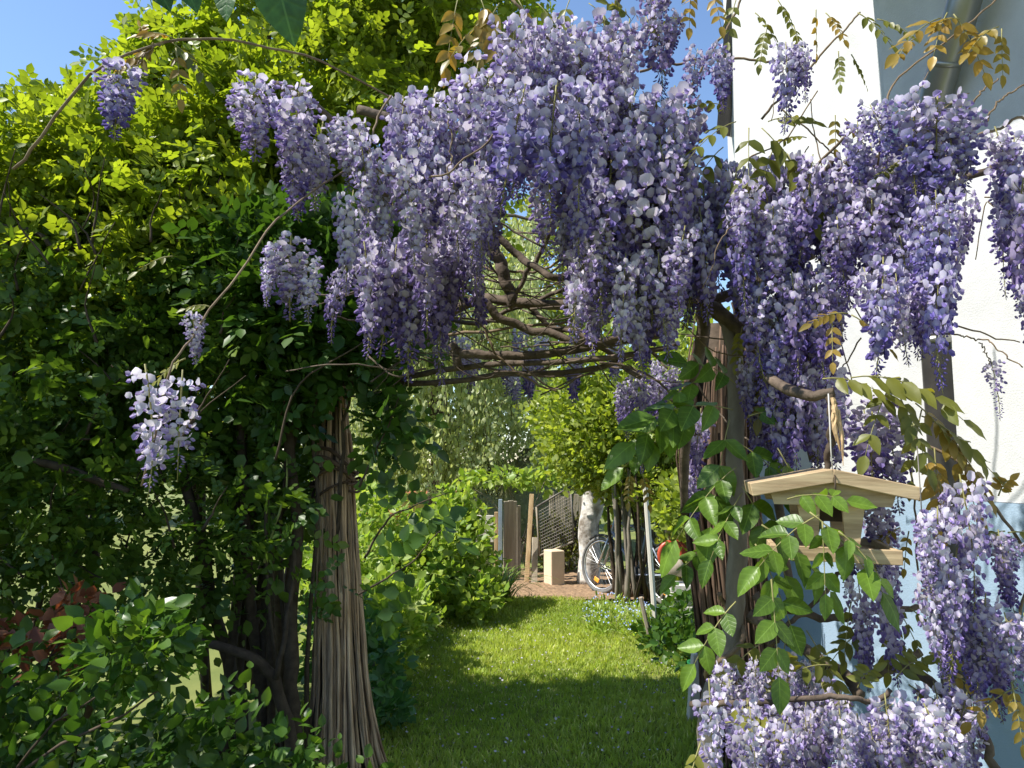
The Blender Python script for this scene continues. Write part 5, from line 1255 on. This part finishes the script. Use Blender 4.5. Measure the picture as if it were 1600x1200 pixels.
# stakes
for x0, y0, x1, y1, w, lab in ((1019, 1005, 1008, 757, .125, 'tall pale wooden stake standing by the forget-me-nots'), (1013, 1003, 1001, 933, .05, 'short weathered stake leaning at the foot of the tall one')):
    Y = 6.45 if w > .06 else 6.40
    t = at(x1, y1, Y); g = ground_at(x0, Y); g.z = -.02
    ax = t - g; L_ = ax.length
    o = MB().box((w, .03, L_), Matrix.Translation((g + t) / 2) @ ax.to_track_quat('Z', 'Y').to_matrix().to_4x4() @ Matrix.Rotation(-.3, 4, 'Z'), c=.004).obj('wooden_stake', M['palewood'] if w > .06 else M['greywood'])
    tag(o, lab, 'stake', 'stakes beside the lawn')
# pale foot board by the right post
fb = at(1081, 1050, 4.75)
o = MB().box((.10, .03, .42), Matrix.Translation((fb.x + .01, 4.7, .20)) @ Matrix.Rotation(.10, 4, 'Y') @ Matrix.Rotation(.5, 4, 'Z'), c=.004).obj('foot_board', M['palewood'])
tag(o, 'pale short board leaning against the foot of the shaggy post', 'board')
# stack of white bricks
bs = thing('brick_stack', 'loose stack of whitish bricks left of the shaggy post', 'brick stack', (1.72, 7.3, 0))
bm_ = MB().box((.22, .11, .062), c=.005).obj('brick', M['brick'], link=False)
for lay in range(7):
    for i in range(2):
        for j in range(2):
            if lay == 6 and i == 0: continue
            inst('brick', bm_, bs, Matrix.Translation((1.62 + i * .235 + rng.normal(0, .012) + (lay % 2) * .02, 7.3 + j * .13 + rng.normal(0, .008), .03 + lay * .067)) @ Matrix.Rotation(rng.normal(0, .06), 4, 'Z'))
o = MB().tube([(1.60, 7.4, .47), (1.62, 7.4, .56), (1.60, 7.4, .60)], [.07, .075, .06], 14).obj('stone_pot', M['greywood'], smooth=True)
tag(o, 'small grey pot standing on the brick stack', 'pot')
# red hose loops and green plastic
rh = thing('garden_hose', 'coil of thick red hose hanging above the brick stack', 'hose', (1.62, 7.6, 0))
for i in range(3):
    P = [(1.62 + i * .03 + .11 * math.cos(a) * (1 + .05 * i), 7.7 + .03 * i, .62 + .13 * math.sin(a)) for a in np.linspace(-.4, 4.2, 22)]
    MB().tube(P, .025, 9).obj('hose_loop', M['red'], rh, smooth=True)
MB().box((.05, .05, .86), Matrix.Translation((1.62, 7.82, .43)), c=.004).obj('hose_post', M['greywood'], rh)
gp = thing('plant_pot', 'green plastic pot among the weeds by the shaggy post', 'pot', (1.36, 5.6, 0))
MB().tube([(1.36, 5.6, 0), (1.36, 5.6, .11)], [.055, .07], 16).obj('body', M['greenplastic'], gp, smooth=True)
MB().tube([(1.36, 5.6, .106), (1.36, 5.6, .122)], .076, 16).obj('rim', M['greenplastic'], gp, smooth=True)
# forget-me-nots and weeds
fm = thing('forget_me_nots', 'low patch of tiny pale blue flowers along the lawn edge', 'flowers', (1.0, 7.2, 0))
fe = [(V3(.95, 7.3, .06), V3(.28, .5, .20), 1), (V3(1.2, 6.9, .06), V3(.25, .4, .2), 1), (V3(.78, 7.0, .03), V3(.12, .3, .12), .4)]
foliage('leaves', fe, 1500, .06, NARROW, M['bush_leaf'], fm, shell=.2, up=.8)
P, d, _ = ellipsoid_points(fe, 700, .9, .1); k = P[:, 2] > .08; P = P[k] + V3(0, 0, .04); n = len(P)
STAR = (np.array([(0, 0, 0)] + [(.5 * math.cos(a) * (1 if i % 2 == 0 else .6), .5 * math.sin(a) * (1 if i % 2 == 0 else .6), 0) for i, a in enumerate(np.linspace(0, 2 * math.pi, 10, endpoint=False))]), [(0, 1 + i, 1 + (i + 1) % 10) for i in range(10)])
o = scatter('blossoms', STAR, P, rand_dirs(n), np.tile(V3(0, -.6, .8), (n, 1)) + rng.normal(0, .3, (n, 3)), rng.uniform(.011, .019, n), M['forget'], fm)
bush('weed_patch', 'green weeds growing round the foot of the stakes', [(V3(1.35, 6.3, .1), V3(.32, .45, .25), 1), (V3(1.5, 5.6, .1), V3(.22, .4, .22), .7), (V3(1.55, 6.9, .15), V3(.25, .3, .3), .5)], 1700, .075, 'near_leaf', (1.35, 6.3, 0), cat='weeds', shell=.3, st=0)
bush('shade_shrub', 'leafy shrub in the gap between thicket and shaggy post', [(atA(1060, 800, 7.8), V3(.3, .3, .45), 1), (atA(1075, 880, 7.9), V3(.25, .25, .4), .7)], 900, .09, 'lilac_leaf', (1.85, 7.9, 0), cat='shrub', shell=.3)

n = 650
X = rng.uniform(-.9, 1.3, n); Y = rng.uniform(3.4, 7.6, n); k = inside(lawn_edge, X, Y); X, Y = X[k], Y[k]; n = len(X)
V, loops, counts = scatter_geo(ROUND, np.stack([X, Y, rng.uniform(.03, .05, n)], 1), rand_dirs(n) * np.array([1, 1, .4]), np.tile(V3(0, 0, 1), (n, 1)) + rng.normal(0, .4, (n, 3)), rng.uniform(.010, .020, n))
o = build('fallen_petals', V, F=(loops, counts), mats=[M['petal']], attrs={'pc': np.repeat(np.array([(.62, .56, .72), (.70, .66, .74), (.45, .36, .60)])[rng.integers(0, 3, n)], 6, axis=0)})
tag(o, 'scattered fallen wisteria petals lying on the lawn', 'petals', kind='stuff')
